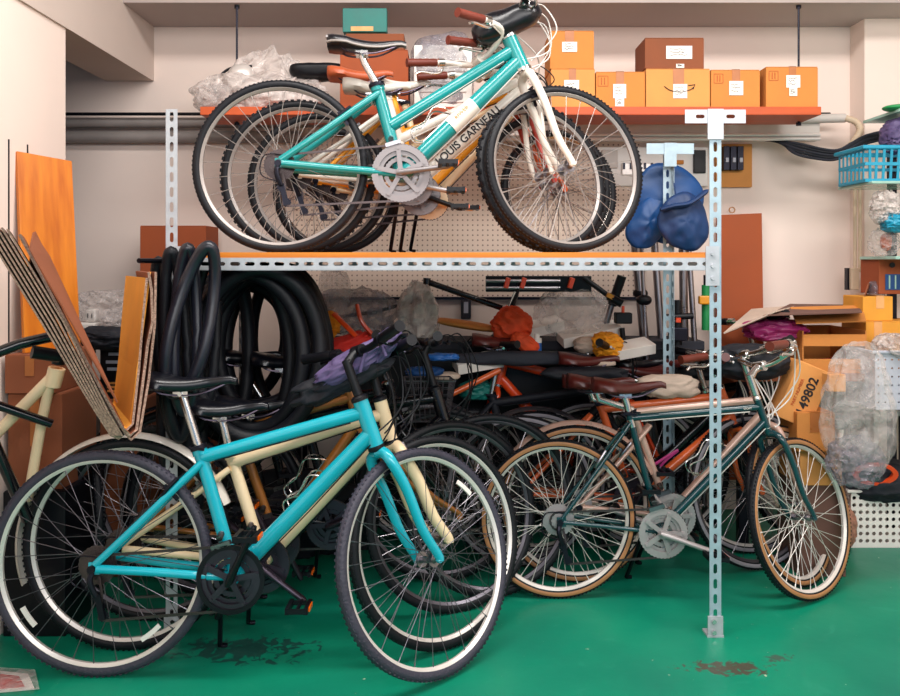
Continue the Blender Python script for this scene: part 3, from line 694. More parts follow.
# bags, left end of wall shelf
def crumple(c, sz, amp, fq, seed, nu=72, nv=48, R=None, neck=0., pw=.85, an=1.):
    """crumpled film: facets with sharp creases, optionally gathered towards a neck at the top"""
    mb = MB(); c = V(c); so = V((seed*3.1, seed*1.7, seed*.9)); vs = []; rn = random.Random(seed); nf = rn.choice((7, 9, 11)); tw = rn.uniform(-1.5, 1.5); sm_ = max(sz)*.75; AN = Matrix.Rotation(rn.uniform(-.8, .8), 3, 'Y') @ Matrix.Diagonal((1, 1, an))
    for i in range(nv+1):
        t = i/nv; th = PI*(1-t)
        for j in range(nu):
            ph = 2*PI*j/nu; d = V((math.sin(th)*math.cos(ph), math.sin(th)*math.sin(ph), math.cos(th))); d = V([math.copysign(abs(x)**pw, x) for x in d])
            k = 1.
            if neck: k = 1-neck*max(0, t-.35)/.65; k *= 1+.22*t*math.sin(nf*ph+tw*t*4)
            q = V((d.x*k*sz[0], d.y*k*sz[1], d.z*sz[2]))/2
            g = q/sm_; g = AN @ g; w = g*2+so; g = g+V((noise.noise(w), noise.noise(w+V((9, 0, 0))), noise.noise(w+V((0, 9, 0)))))*.22
            f1 = noise.voronoi(g*fq*.55+so)[0]; f2 = noise.voronoi(g*fq*1.5+so)[0]
            q = q*(1+amp*(.55-(f1[1]-f1[0])*1.3)+amp*.4*(.3-(f2[1]-f2[0]))+amp*.6*noise.noise(g*fq*.5+so))
            if R is not None: q = R @ q
            vs.append(c+q)
    mb.add(vs, [(i*nu+j, i*nu+(j+1) % nu, (i+1)*nu+(j+1) % nu, (i+1)*nu+j) for i in range(nv) for j in range(nu)]); return mb
def bag(label, c, sz, m, amp=.35, fq=5, seed=1, cat='bag', name='plastic_bag', R=None, group=None, res=(56, 40), pw=1, zmin=None, neck=0.):
    if m.startswith('poly'): mb = crumple(c, sz, amp*.8, fq, seed, 72, 48, R, neck); an = .45
    else: mb = crumple(c, sz, amp*.85, fq*.8, seed, 64, 44, R, 0, min(pw, .8), 2.2); an = 1.
    if zmin is not None: mb.v = [(x, y, max(z, zmin)) for x, y, z in mb.v]
    return tag(mb.build(name, m, ang=an), label, cat, group)
bag('grey plastic bag heaped at the left end of the wall shelf', P(262, 96, 3.62), (.52, .18, .17), 'poly_white', .45, 7, 3, zmin=SZ)
bag('clear plastic bag peak rising behind the top rear wheel', P(270, 80, 3.66), (.42, .16, .27), 'poly_white', .4, 7, 9, zmin=SZ, neck=.92)
bag('small folded clear bag drooping over the shelf left end', P(218, 98, 3.55), (.16, .14, .10), 'poly', .4, 8, 5, zmin=SZ-.02)
o = tag(MB().tube(sm([P(216, 96, 3.58), P(214, 84, 3.58), P(222, 74, 3.6), P(232, 68, 3.6), P(252, 66, 3.6)], 5), .006, 8).build('nylon_webbing', 'black_plastic'), 'black strap curling up beside the hanging rod on shelf', 'strap')
mb = MB(); mb.ell(P(242, 78, 3.6), (.12, .12, .14), .2, 9, 6); tag(mb.build('foil_parcel', 'rim_light'), 'crumpled silver foil parcel on the left end of the wall shelf', 'parcel')
mb = MB(); mb.ell(P(318, 72, 3.62), (.26, .14, .07), .2, 9, 6, pw=.6); tag(mb.build('black_pouch', 'black_plastic'), 'flat black pouch tucked behind the grey plastic bag', 'pouch')
# pipes, tray, cables, conduit
def pipe(pts, r, m, name, label, cat='pipe', n=12): return tag(MB().tube(pts, r, n).build(name, m), label, cat)
pipe([P(-40, 114, 3.9), P(830, 114, 3.9)], .008, 'black_plastic', 'power_cable', 'thin black cable running straight above the pipes on the back wall', 'cable')
pipe([P(-60, 123, 3.95), P(600, 122, 3.95)], .026, 'pipe', 'wall_pipe', 'upper grey pipe running along the back wall under the cable')
pipe([P(-60, 137, 3.96), P(300, 137, 3.96)], .03, 'pipe', 'wall_pipe', 'lower thick grey pipe along the left part of the back wall')
ct = empty('cable_tray', P(700, 138, 3.88)); tag(ct, 'pale metal cable tray running under the box shelf to its right end', 'cable tray')
a = P(470, 121, 3.86); c = P(820, 140, 3.86)
mb = MB(); mb.box(((a.x+c.x)/2, 3.89, (a.z+c.z)/2), (c.x-a.x, .06, a.z-c.z)); mb.build('tray_body', 'tray', ct, smooth=False, bevel=.003)
for py in (135, 139): MB().tube([P(470, py, 3.852), P(820, py, 3.852)], .008, 8).build('tray_rail', 'rim_light', ct)
pipe([P(800, 119, 3.85), P(845, 118, 3.85)], .022, 'tray', 'pipe_sleeve', 'short pale pipe sleeve joining tray to the flexible hose')
pipe(sm([P(845, 118, 3.84), P(856, 122, 3.83), P(860, 130, 3.82), P(855, 140, 3.81), P(850, 148, 3.81), P(853, 160, 3.81), P(857, 168, 3.81)], 6), [.017 if i % 2 else .0145 for i in range(37)], 'conduit', 'flexible_hose', 'beige ribbed flexible hose bending down at the back corner', 'hose')
for i in range(5):
    pipe(sm([P(765+i*4, 140, 3.9), P(795, 143+i*2.6, 3.86-.01*i), P(822, 149+i*2.6, 3.83), P(838, 150+i*2.2, 3.8), P(852, 143+i*2, 3.79), P(868, 135+i*2, 3.78), P(900, 128+i*2, 3.78)], 7), .0065, 'navy_cloth' if i % 2 else 'grey_cloth', 'wall_cable', ['topmost strand of the thick cable bundle sagging by the pillar', 'second strand of the thick cable bundle near the hose', 'middle strand of the cable bundle sagging below the tray', 'fourth strand of the cable bundle crossing the beige hose', 'lowest strand of the sagging cable bundle at the corner'][i], 'cable')
for i, x in enumerate((855, 860)):
    pipe([P(x, 168, 3.83), P(x, 272, 3.83)], .008, 'conduit', 'wall_conduit', ['left beige conduit running down the pillar to switch box', 'right beige conduit running down the pillar to switch box'][i])
o = empty('switch_box', P(855, 290, 3.83)); tag(o, 'small beige switch box at the foot of the conduits on the pillar', 'switch box')
a = P(852, 268, 3.80); c = P(860, 290, 3.80); MB().box(((a.x+c.x)/2, 3.83, (a.z+c.z)/2), (c.x-a.x, .05, a.z-c.z)).build('box_cover', 'conduit', o, smooth=False, bevel=.004)
a = P(848, 268, 3.82); c = P(852, 290, 3.82); MB().box(((a.x+c.x)/2, 3.84, (a.z+c.z)/2), (c.x-a.x, .03, a.z-c.z)).build('box_side', 'dark_metal', o, smooth=False)
# electrical panel
ep = empty('electrical_box', P(655, 188, 3.96)); tag(ep, 'white electrical panel with breakers on the back wall behind blue bag', 'electrical panel')
for (x0, y0, x1, y1, dd, t, m, n) in ((598, 147, 708, 186, 3.965, .036, 'white_plastic', 'panel_box'), (602, 150, 618, 168, 3.95, .02, 'tray', 'breaker'), (694, 150, 706, 173, 3.95, .02, 'black_plastic', 'breaker'), (622, 163, 660, 175, 3.952, .015, 'rim_light', 'cover_plate'), (676, 160, 684, 164, 3.95, .02, 'card', 'breaker')):
    a = P(x0, y0, dd); c = P(x1, y1, dd); MB().box(((a.x+c.x)/2, dd+t/2, (a.z+c.z)/2), (c.x-a.x, t, a.z-c.z)).build(n, m, ep, smooth=False, bevel=.003)
for i in range(6):
    a = P(624+i*7, 166, 3.948); MB().box((a.x, 3.948, a.z), (.010, .01, .03)).build('toggle', 'dark_metal', ep, smooth=False)
ep = empty('fuse_box', P(735, 187, 3.97)); tag(ep, 'beige backing board with three black breakers right of front post', 'electrical panel')
for (x0, y0, x1, y1, dd, t, m, n) in ((716, 144, 752, 187, 3.975, .026, 'card_light', 'backing_board'),):
    a = P(x0, y0, dd); c = P(x1, y1, dd); MB().box(((a.x+c.x)/2, dd+t/2, (a.z+c.z)/2), (c.x-a.x, t, a.z-c.z)).build(n, m, ep, smooth=False)
for i in range(3):
    a = P(724+i*7, 146, 3.93); c = P(730+i*7, 170, 3.93); bo = MB().box(((a.x+c.x)/2, 3.953, (a.z+c.z)/2), (c.x-a.x, .04, a.z-c.z)).build('breaker', 'dark_metal', ep, smooth=False, bevel=.002)
    MB().box(((a.x+c.x)/2, 3.93, (a.z+c.z)/2-.01), (.014, .012, .022)).build('toggle', 'grey_plastic', bo, smooth=False)
# ---------------------------------------------------------------- bicycles
A = bike('bright teal bicycle nearest the camera on the left with black saddle', (99, 564), 2.388, R=.334, lean=3, steer=45, col='teal', tyre='dull', rim='rim_light', crank=1.13, crankm='gun_metal', armm='black_plastic', ring=.095,
     px=dict(fh=(429, 566), bb=(235, 574), st=(199, 448), tt0=(203, 457), tt1=(364, 412), ht=(360, 400), hb=(376, 446), dt1=(370, 434), sd=(183, 378), bar=(362, 350), ss=(203, 462)), dt=.0255, tt=.0205, stay=.0115, sl=.29, spm='rim_dark', fkr=.019, refl=(2.5, .9), fd='black_plastic', barw=.25, stand=True)
B = bike('cream framed bicycle directly behind the bright teal one', (125, 545), 2.55, R=.334, lean=3, steer=38, col='cream', rim='rim_light', crank=-.6, px=dict(fh=(440, 549), bb=(264, 560), st=(230, 452), tt0=(232, 463), tt1=(382, 414), ht=(380, 400), hb=(391, 440), dt1=(387, 430), sd=(222, 404), bar=(382, 356), ss=(231, 468)), dt=.023, tt=.0195, stay=.011, spm='rim_dark', fkr=.022, fender='white_paint', barw=.24)
Cb = bike('gold brown framed bicycle behind the cream one on the left', (152, 528), 2.76, R=.334, lean=3, steer=25, col='gold', rim='rim_dark', crank=2., single=True, px=dict(fh=(455, 528), bb=(276, 540), st=(236, 424), tt0=(237, 431), tt1=(349, 398), ht=(349, 390), hb=(361, 432), dt1=(357, 424), sd=(250, 402), bar=(352, 365)), dt=.02, tt=.017, barw=.23)
bike('black bicycle parked under the rack behind the gold brown one', (215, 505), 2.95, lean=3, steer=15, col='black_paint', rim='rim_dark', single=True, crank=.4, barw=.24, fender='black_paint')
K2 = bike('black city bicycle with silver wire front basket under the rack', (178, 490), 3.10, lean=3, steer=5, col='black_paint', rim='rim_dark', single=True, crank=1.4, barw=.24, fender='black_paint', barm='alu')
D_ = bike('dark green bicycle with tan wall tyres at the front of the right group', (558, 518), 2.944, R=.290, lean=3, steer=34, col='green_paint', tyre='gum', rim='rim_light', crank=-.32, crankm='satin', ring=.088,
     px=dict(fh=(803, 518), bb=(660, 530), st=(629, 414), tt0=(630, 418), tt1=(759, 407), ht=(757, 399), hb=(767, 428), dt1=(764, 422), sd=(624, 383), bar=(768, 366), ss=(629, 423)), dt=.0145, tt=.013, stay=.007, spm='rim_light', sad='saddle_brown', grip='grip_brown', barm='chrome', cables='cable_white', bar='city', barw=.2, stand=True, cass=2, sl=.27, nsp=36)
E_ = bike('champagne bicycle with pale frame just behind the dark green one', (577, 504), 3.09, R=.30, lean=3, steer=42, col='champagne', tyre='gum', rim='rim_light', spm='rim_light', crank=2.3, crankm='satin', px=dict(fh=(789, 504), bb=(669, 514), st=(633, 412), tt0=(634, 412), tt1=(756, 400), ht=(754, 392), hb=(764, 420), dt1=(761, 414), sd=(596, 379), bar=(745, 355)), dt=.0165, tt=.0145, sad='saddle_brown', grip='black_plastic', barm='chrome', cables='cable_white', bar='flat', barw=.22, fender='champagne', cass=2)
Fb = bike('salmon orange bicycle standing behind the champagne one', (520, 490), 3.25, R=.305, lean=3, steer=20, col='orange_paint', tyre='grey', rim='rim_dark', single=True, crank=1., px=dict(fh=(752, 490), bb=(632, 500), st=(600, 404), tt0=(602, 409), tt1=(722, 396), ht=(720, 388), hb=(734, 424), dt1=(731, 416), sd=(590, 380), bar=(700, 365)), dt=.018, tt=.0165, sad='saddle_brown', barm='chrome', grip='saddle_brown', cables='cable_white', barw=.2)
bike('dark bicycle with grey wall tyres and black mudguard behind the salmon one', (536, 484), 3.40, R=.3, lean=2, steer=10, col='black_paint', tyre='grey', rim='rim_light', single=True, crank=1., sad='saddle_brown', barm='chrome', fender='rim_dark', barw=.2, K=dict(sd=(.21, .83)))
bike('dark bicycle whose brown saddle shows in front of the orange cloth', (425, 472), 3.50, R=.31, lean=2, steer=10, col='navy_cloth', tyre='grey', rim='rim_light', single=True, crank=1., sad='saddle_brown', barm='chrome', px=dict(sd=(497, 338)), fender='rim_dark', barw=.18)
Ob = bike('orange red bicycle facing left in the middle of the crowd', (665, 470), 3.58, R=.29, yaw=180, lean=-2, steer=10, col='orange_red', tyre='black', rim='rim_light', single=True, crank=1., px=dict(fh=(470, 470), ht=(505, 356), hb=(498, 384), tt1=(504, 362), tt0=(625, 392), st=(628, 380), dt1=(501, 378), bb=(575, 462), bar=(498, 344), ss=(625, 394), sd=(652, 368)), dt=.024, tt=.019, sad='saddle_brown', barm='chrome', barw=.2)
Hb = bike('black bicycle with raised chrome handlebar left of the open carton', (590, 465), 3.66, R=.30, lean=0, steer=28, col='black_paint', tyre='grey', rim='rim_light', single=True, crank=1., px=dict(bar=(750, 322), ht=(760, 366), hb=(770, 398), tt1=(766, 380), dt1=(769, 392), fh=(796, 465)), barm='chrome', bar='flat', barw=.24, stand=False)
bike('cream bicycle turned towards the back recess behind the folded cardboard', (84, 515), 3.0, R=.30, yaw=125, lean=0, steer=0, col='cream', rim='rim_light', crank=.3, single=True, K=dict(st=(.25, .80), tt0=(.27, .72), tt1=(.70, .74), ht=(.70, .78), hb=(.75, .62), dt1=(.74, .66), sd=(.22, .9), ss=(.27, .7), bar=(.70, .9)), dt=.019, tt=.018, barw=.2, stand=False)
bike('black bicycle in the left recess, mostly hidden by the left wall', (-50, 494), 3.45, lean=2, steer=-10, col='black_paint', rim='rim_dark', crank=.9, single=True, barw=.22, stand=False, fender='black_paint')
GT = 'bicycles on the rack deck'
T1 = bike('teal bicycle with white fork standing foremost on the rack deck', (280, 165), 2.92, z0=ZD, R=.320, yaw=3, lean=3, steer=16, col='teal2', fork='white_paint', tyre='black', rim='rim_grey', crank=.12, crankm='satin_dark', ring=.105,
     px=dict(fh=(566, 170), bb=(401, 175), st=(377, 86), tt0=(391, 126), tt1=(513, 50), ht=(509, 38), hb=(523, 69), dt1=(518, 62), sd=(362, 42), bar=(515, 14), ss=(379, 94)), dt=.031, tt=.024, stay=.0135, spm='rim_grey', fkr=.018, trim='rim_grey', barw=.22, grip='black_plastic', barm='alu', cables='cable_white', group=GT, stand=False, sl=.29)
T2 = bike('white bicycle second from the front on the rack deck, lettered down tube', (298, 176), 3.09, z0=ZD, R=.298, yaw=2, lean=2, steer=30, col='white_paint', rim='rim_grey', crank=-.2, crankm='satin_dark', armm='satin', ring=.08, knob=True, spm='rim_grey',
     px=dict(fh=(541, 178), bb=(412, 186), st=(386, 96), tt0=(395, 142), tt1=(518, 82), ht=(512, 60), hb=(526, 92), dt1=(523, 88), sd=(372, 84), bar=(472, 68), ss=(388, 110)), dt=.024, tt=.02, sad='white_paint', bar='city', barw=.2, grip='grip_brown', barm='white_paint', cables='cable_white', group=GT, stand=True)
T3 = bike('yellow bicycle behind the white one on the rack deck', (318, 183), 3.21, z0=ZD, R=.285, yaw=0, lean=2, steer=22, col='yellow_paint', rim='rim_grey', crank=-.35, crankm='satin_dark', armm='black_plastic', ring=.08, single=True, fork='red_paint',
     px=dict(fh=(548, 183), bb=(420, 196), st=(392, 96), tt0=(398, 135), tt1=(508, 96), ht=(508, 78), hb=(518, 104), dt1=(516, 100), sd=(356, 72), bar=(478, 80)), dt=.02, tt=.016, sad='tan_leather', bar='city', barw=.18, grip='grip_brown', barm='white_paint', group=GT, stand=True)
T4 = bike('cream bicycle rearmost on the rack deck with silver wheels', (336, 190), 3.33, z0=ZD, R=.262, yaw=0, lean=0, steer=18, col='cream', rim='chrome', crank=-.2, crankm='cream', ring=.075, single=True, fork='orange_paint',
     px=dict(fh=(560, 190), bb=(430, 202), st=(405, 104), tt0=(408, 150), tt1=(518, 98), ht=(516, 82), hb=(524, 108), dt1=(522, 104), sd=(395, 82), bar=(500, 70)), dt=.018, tt=.015, sad='white_paint', bar='flat', barw=.17, group=GT, stand=True)
# decals
def on_tube(Bk, s, t0, size, m, off, a, b, perp=0., sx=1., bold=0):
    p = Bk['p']; q = p[a]+(p[b]-p[a])*t0; r = (p[b]-p[a]).normalized(); 
    if r.x < 0: r = -r
    u = V((-r.z, 0, r.x)); return text(s, size, m, Bk['root'], face_mtx(q+V((0, -off, 0))+u*perp, r, u), 'frame_lettering', sx=sx, bold=bold)
ORG[T1['root'].name] = V((0, 0, 0))
mb = MB(); q0 = T1['p']['bb']; q1 = T1['p']['dt1']; mb.tube([q0+(q1-q0)*.42, q0+(q1-q0)*.62], .0332, 18); bnd = mb.build('white_band', 'white_paint', T1['root'])
on_tube(T1, 'RIWEB', .52, .022, 'ink_orange', .0337, 'bb', 'dt1', .008)
on_tube(T2, 'LOUIS GARNEAU', .50, .044, 'ink', .0245, 'bb', 'dt1', 0, sx=.95, bold=.0006)
on_tube(D_, 'SPORT', .1, .010, 'paper', .0158, 'tt1', 'tt0', 0)
# black helmet-like bag on the top handlebar
def world(Bk, q): return Bk['M'] @ V(q)
bc = world(T1, T1['p']['bar']); mb = MB(); mb.ell(P(507, 23, 3.02), (.27, .15, .115), .16, 7, 3, 36, 24, Matrix.Rotation(-.4, 3, 'Y'), pw=.8); tag(mb.build('handlebar_bag', 'saddle_black', ang=3), 'glossy black bag slung on the top teal bicycle handlebar', 'bag')
# basket on the city bicycle
def wire_basket(Bk, m):
    S = Bk['S']; p = Bk['p']; c = p['ht']+V((.16, 0, -.06)); mb = MB()
    def rect(z, k): return [c+V((sx*.09*k, sy*.12*k, z*.7)) for sx, sy in ((-1, -1), (1, -1), (1, 1), (-1, 1))]
    t = rect(.11, 1.05); b_ = rect(-.11, .82)
    for k in range(7):
        f = k/6; r = [b_[i]+(t[i]-b_[i])*f for i in range(4)]
        for i in range(4): mb.tube([S(r[i]), S(r[(i+1) % 4])], .0035 if k in (0, 6) else .0018, 5)
    for i in range(4):
        for j in range(9): f = j/8; mb.tube([S(b_[i]+(b_[(i+1) % 4]-b_[i])*f), S(t[i]+(t[(i+1) % 4]-t[i])*f)], .0018, 5)
    for j in range(8): f = j/7; mb.tube([S(b_[0]+(b_[1]-b_[0])*f), S(b_[3]+(b_[2]-b_[3])*f)], .0018, 5)
    mb.build('front_basket', m, Bk['root'])
wire_basket(K2, 'rim_dark')
# bottle cages
def cage(Bk, m, f=.45):
    p = Bk['p']; a = p['bb']+(p['dt1']-p['bb'])*f; d = (p['dt1']-p['bb']).normalized(); n = V((-d.z, 0, d.x)); n = n if n.z > 0 else -n; a = a+n*Bk['dt']; mb = MB()
    for sd in (-1, 1): mb.tube(sm([a-d*.07+V((0, sd*.01, 0)), a-d*.09+n*.03+V((0, sd*.03, 0)), a-d*.07+n*.06+V((0, sd*.03, 0)), a-d*.02+n*.045+V((0, sd*.036, 0)), a+d*.04+n*.06+V((0, sd*.034, 0)), a+d*.07+n*.03+V((0, sd*.036, 0)), a+d*.08+V((0, sd*.008, 0))], 4), .003, 6)
    mb.bar(a-d*.07, a+d*.08, .003, .018); mb.build('bottle_cage', m, Bk['root'])
cage(B, 'chrome'); cage(E_, 'chrome', .5); cage(T1, 'chrome', .35); cage(Cb, 'chrome', .5)
# ---------------------------------------------------------------- tyres and inner tubes hanging at the rack's left end
def loop(label, c, rx, rz, r, m, tilt=0., yaw=0., cat='tyre', name='spare_tyre', group=None, sag=.0, flat=None, n=56):
    c = V(c); pts = []; R = Matrix.Rotation(yaw, 3, 'Z') @ Matrix.Rotation(tilt, 3, 'Y')
    for i in range(n):
        a = 2*PI*i/n; z = math.sin(a); x = math.cos(a)*(1+sag*(-z)); pts.append(c+R @ V((x*rx, .012*math.sin(3*a), z*rz)))
    mb = MB(); mb.tube(pts, r, 10, closed=True, flat=flat); return tag(mb.build(name, m), label, cat, group)
TG = 'spare tyres hung at the left end of the rack'
specs = [(258, 330, 2.73, .21, .29, .026, .05, .10, 'outermost spare tyre hung under the rack deck left end'), (250, 335, 2.78, .19, .27, .026, -.1, -.1, 'large spare tyre hung just behind the outermost one'),
    (262, 322, 2.83, .205, .27, .024, .15, .15, 'third spare tyre from the front of the hanging cluster'), (248, 338, 2.88, .15, .30, .026, .0, .3, 'narrow spare tyre hanging inside the cluster by the rear post'),
    (262, 360, 2.93, .22, .31, .026, .12, 0, 'wide spare tyre hanging lowest behind the second saddle'), (273, 325, 2.98, .20, .28, .026, -.05, .1, 'spare tyre hanging beside the red jacket straps'),
    (256, 318, 3.03, .23, .26, .024, .2, .05, 'thin spare tyre with its top pressed to the rack deck'), (222, 352, 3.02, .10, .34, .026, .08, .5, 'spare tyre turned sideways between cluster and inner tubes'),
    (268, 345, 3.08, .21, .33, .026, .1, -.1, 'spare tyre in the rear layer reaching below the saddles'), (250, 352, 3.13, .24, .30, .026, -.15, .1, 'second spare tyre in the rear layer of the cluster'),
    (275, 330, 3.18, .19, .30, .026, .05, .1, 'spare tyre nearest to the rear left post'), (240, 362, 3.23, .21, .31, .026, .1, .2, 'spare tyre hanging low behind the inner tubes'),
    (290, 330, 3.28, .15, .31, .024, -.06, .2, 'rearmost spare tyre at the right of the cluster'), (230, 340, 3.33, .23, .27, .024, .1, 0, 'rearmost spare tyre at the left of the cluster')]
for i, (x, y, d, rx, rz, r, ti, ya, l) in enumerate(specs):
    c = P(x, y, d); c.z = min(c.z, 1.225-rz-.03) if i % 2 else min(c.z, 1.21-rz); loop(l, c, rx, rz, r, 'rubber' if i != 6 else 'rubber_tube', ti, ya, group=TG)
ul = ['thick shiny inner tube draped foremost over the left front post', 'inner tube hanging second in front of the left post', 'long inner tube hanging left of the shiny one', 'inner tube hanging closest to the folded cardboard', 'dark inner tube hanging behind the left front post', 'slim inner tube hanging between post and tyres', 'longest inner tube hanging down behind the black saddle']
us = [(192, 320, 2.50, .055, .235, .020, .22), (186, 330, 2.53, .035, .26, .018, .02), (176, 345, 2.56, .035, .30, .018, -.05), (168, 350, 2.59, .03, .29, .017, -.1), (178, 370, 2.69, .045, .38, .02, .03), (202, 345, 2.72, .045, .30, .017, .1), (186, 392, 2.75, .05, .46, .019, -.02)]
for i, (x, y, d, rx, rz, r, ti) in enumerate(us): loop(ul[i], P(x, y, d), rx, rz, r, 'rubber_tube' if i < 2 else 'rubber', ti, .3, 'inner tube', 'inner_tube', 'inner tubes over the left rack post', sag=.2)
tag(MB().tube([V((xl0-.02, FY-.18, 1.24)), V((xl0+.04, FY+.02, 1.24)), V((xl0+.1, FY+.2, 1.24))], .008, 8).build('steel_rod', 'dark_metal'), 'dark steel rod carrying the inner tubes at the left post', 'hook')
# ---------------------------------------------------------------- folded cardboard, left
fc = empty('folded_cardboard', P(132, 440, 2.3)); tag(fc, 'large V-folded stack of corrugated cardboard behind the teal bicycle rear wheel', 'cardboard')
def strip(pts, depth, t, m, name, n=None, back=(0, 0)):
    mb = MB(); fr_ = []; L_ = len(pts)
    for i, (x, y, d) in enumerate(pts):
        q = P(x, y, d); a = P(*pts[max(i-1, 0)]); b_ = P(*pts[min(i+1, L_-1)]); tg = b_-a; nn = V((-tg.z, 0, tg.x)).normalized(); fr_.append((q, nn))
    bk = V((back[0], depth, back[1])); vs = []
    for q, nn in fr_: vs += [q, q+nn*t, q+nn*t+bk, q+bk]
    fs = []
    for i in range(L_-1):
        for j in range(4): j2 = (j+1) % 4; fs.append((i*4+j, i*4+j2, (i+1)*4+j2, (i+1)*4+j))
    fs += [(3, 2, 1, 0), ((L_-1)*4, (L_-1)*4+1, (L_-1)*4+2, (L_-1)*4+3)]
    mi = len(mb.f); mb.add(vs, fs)
    for k in range(L_-1): mb.m[mi+k*4] = 1   # the corrugated front edge
    return mb.build(name, [m, 'card_edge'], fc, smooth=False)
for i in range(6):
    o_ = i*5.6; strip([(-22+o_, 222+i*1.5, 2.0), (40+o_*.8, 322, 2.1), (92+o_*.55, 408+i, 2.2), (110+o_*.4, 436, 2.24), (119+o_*.2, 440-i, 2.26)], .30, .0055, 'black_plastic' if i % 2 else 'card_dark', 'cardboard_sheet', back=(-.155, .0))  # alternate sheets get black faces, painting in the shade of the gaps between
strip([(18, 235, 2.1), (62, 318, 2.14), (104, 398, 2.2), (122, 430, 2.24), (130, 437, 2.26), (138, 430, 2.28), (146, 370, 2.32), (149, 345, 2.33), (154, 322, 2.33), (153, 290, 2.34), (150, 272, 2.34)], .32, .008, 'card_brown', 'cardboard_sheet', back=(-.16, 0))
strip([(96, 386, 2.22), (124, 434, 2.25), (131, 441, 2.27), (141, 432, 2.28), (150, 380, 2.32), (156, 325, 2.33), (157, 272, 2.34)], .30, .007, 'card_brown', 'cardboard_sheet', back=(-.16, 0))
strip([(88, 380, 2.22), (119, 428, 2.25), (127, 431, 2.27), (134, 424, 2.28), (140, 370, 2.32), (144, 320, 2.33), (148, 278, 2.34)], .35, .007, 'card_yellow', 'cardboard_sheet', back=(-.20, 0))
mb = MB(); mb.slab([P(115, 424, 2.62), P(131, 428, 2.30), P(151, 272, 2.36), P(143, 285, 2.70)], .005); mb.build('yellow_panel', 'card_yellow', fc, smooth=False)
mb = MB(); mb.slab([P(28, 268, 2.16), P(66, 336, 2.2), P(52, 268, 2.46), P(34, 232, 2.4)], .005); mb.slab([P(30, 250, 2.13), P(34, 232, 2.4), P(50, 256, 2.4), P(118, 402, 2.25)], .004); mb.build('inner_flap', 'card_brown', fc, smooth=False)
# orange board leaning on the left wall
ob = empty('wooden_board', V((-1.44, 2.95, 0.))); tag(ob, 'tall orange wooden board leaning against the left wall end', 'board')
t0 = P(17, 151, 2.74); t1 = P(72, 161, 2.90); BZ0 = .93
def down(t, x): q = P(x, 330, t.y-.05); return t+(q-t)*((t.z-BZ0)/(t.z-q.z))
mb = MB(); mb.slab([down(t0, 24), down(t1, 80), t1, t0], -.018); mb.build('board_panel', 'wood_orange', ob, smooth=False, bevel=.002)
c0 = (down(t0, 24)+down(t1, 80))/2; 
def wcbox(x0, x1, y0, y1, z0, z1, m, l, name='cardboard_box', cat='box'):
    o = empty(name, V(((x0+x1)/2, (y0+y1)/2, z0))); tag(o, l, cat); mb = MB(); mb.box(((x0+x1)/2, (y0+y1)/2, (z0+z1)/2-.002), (x1-x0, y1-y0, z1-z0-.004))
    for sd in (-1, 1): mb.box(((x0+x1)/2, (y0+y1)/2+sd*(y1-y0)/4, z1-.003), (x1-x0-.004, (y1-y0)/2-.004, .004))
    mb.build('box_body', m, o, smooth=False, bevel=.004); MB().box(((x0+x1)/2, y0-.001, (z0+z1)/2+(z1-z0)*.2), (.03, .002, (z1-z0)*.5)).build('packing_tape', 'tape' if m != 'black_plastic' else 'navy_cloth', o, smooth=False)
wcbox(-1.475, -1.27, 2.64, 2.94, 0, .48, 'black_plastic', 'black carton on the floor at far left, lowest of the stack under the orange board')
wcbox(-1.47, -1.29, 2.66, 2.92, .48, .80, 'card_brown', 'brown box in the middle of the stack under the orange board')
wcbox(-1.475, -1.31, 2.65, 2.93, .80, .93, 'card_brown', 'flat brown box on which the orange board stands')
bf = empty('bare_frame', P(20, 430, 2.5)); tag(bf, 'bare black bicycle frame with bars leaning at the far left edge', 'bicycle frame')
MB().tube([P(-12, 356, 2.42), P(20, 344, 2.46), P(62, 334, 2.52)], .017, 12).build('handlebar', 'black_paint', bf)
MB().tube([P(-12, 402, 2.44), P(52, 424, 2.52)], .014, 12).build('top_tube', 'black_paint', bf); MB().tube([P(-12, 430, 2.44), P(28, 520, 2.5)], .017, 12).build('down_tube', 'black_paint', bf)
cf = empty('bare_frame', P(30, 460, 2.58)); tag(cf, 'bare cream bicycle frame leaning in front of the brown boxes at far left', 'bicycle frame')
MB().tube([P(57, 368, 2.56), P(52, 386, 2.56)], .026, 14).build('head_tube', 'cream', cf); MB().tube([P(53, 376, 2.56), P(-8, 438, 2.52)], .018, 14).build('top_tube', 'cream', cf); MB().tube([P(50, 384, 2.56), P(42, 420, 2.57), P(28, 500, 2.58)], .016, 14).build('fork_leg', 'cream', cf); MB().tube([P(58, 364, 2.56), P(61, 350, 2.56)], .02, 12).build('headset_cap', 'black_plastic', cf)
MB().tube([P(32, 352, 2.45), P(60, 356, 2.5)], .02, 12).build('grip', 'black_plastic', bf)
# brown boxes left back
cbox(140, 226, 206, 320, 3.72, .2, 'tall red-brown cardboard box against the back wall behind left post', 'card_red', zb=0, flaps=True)
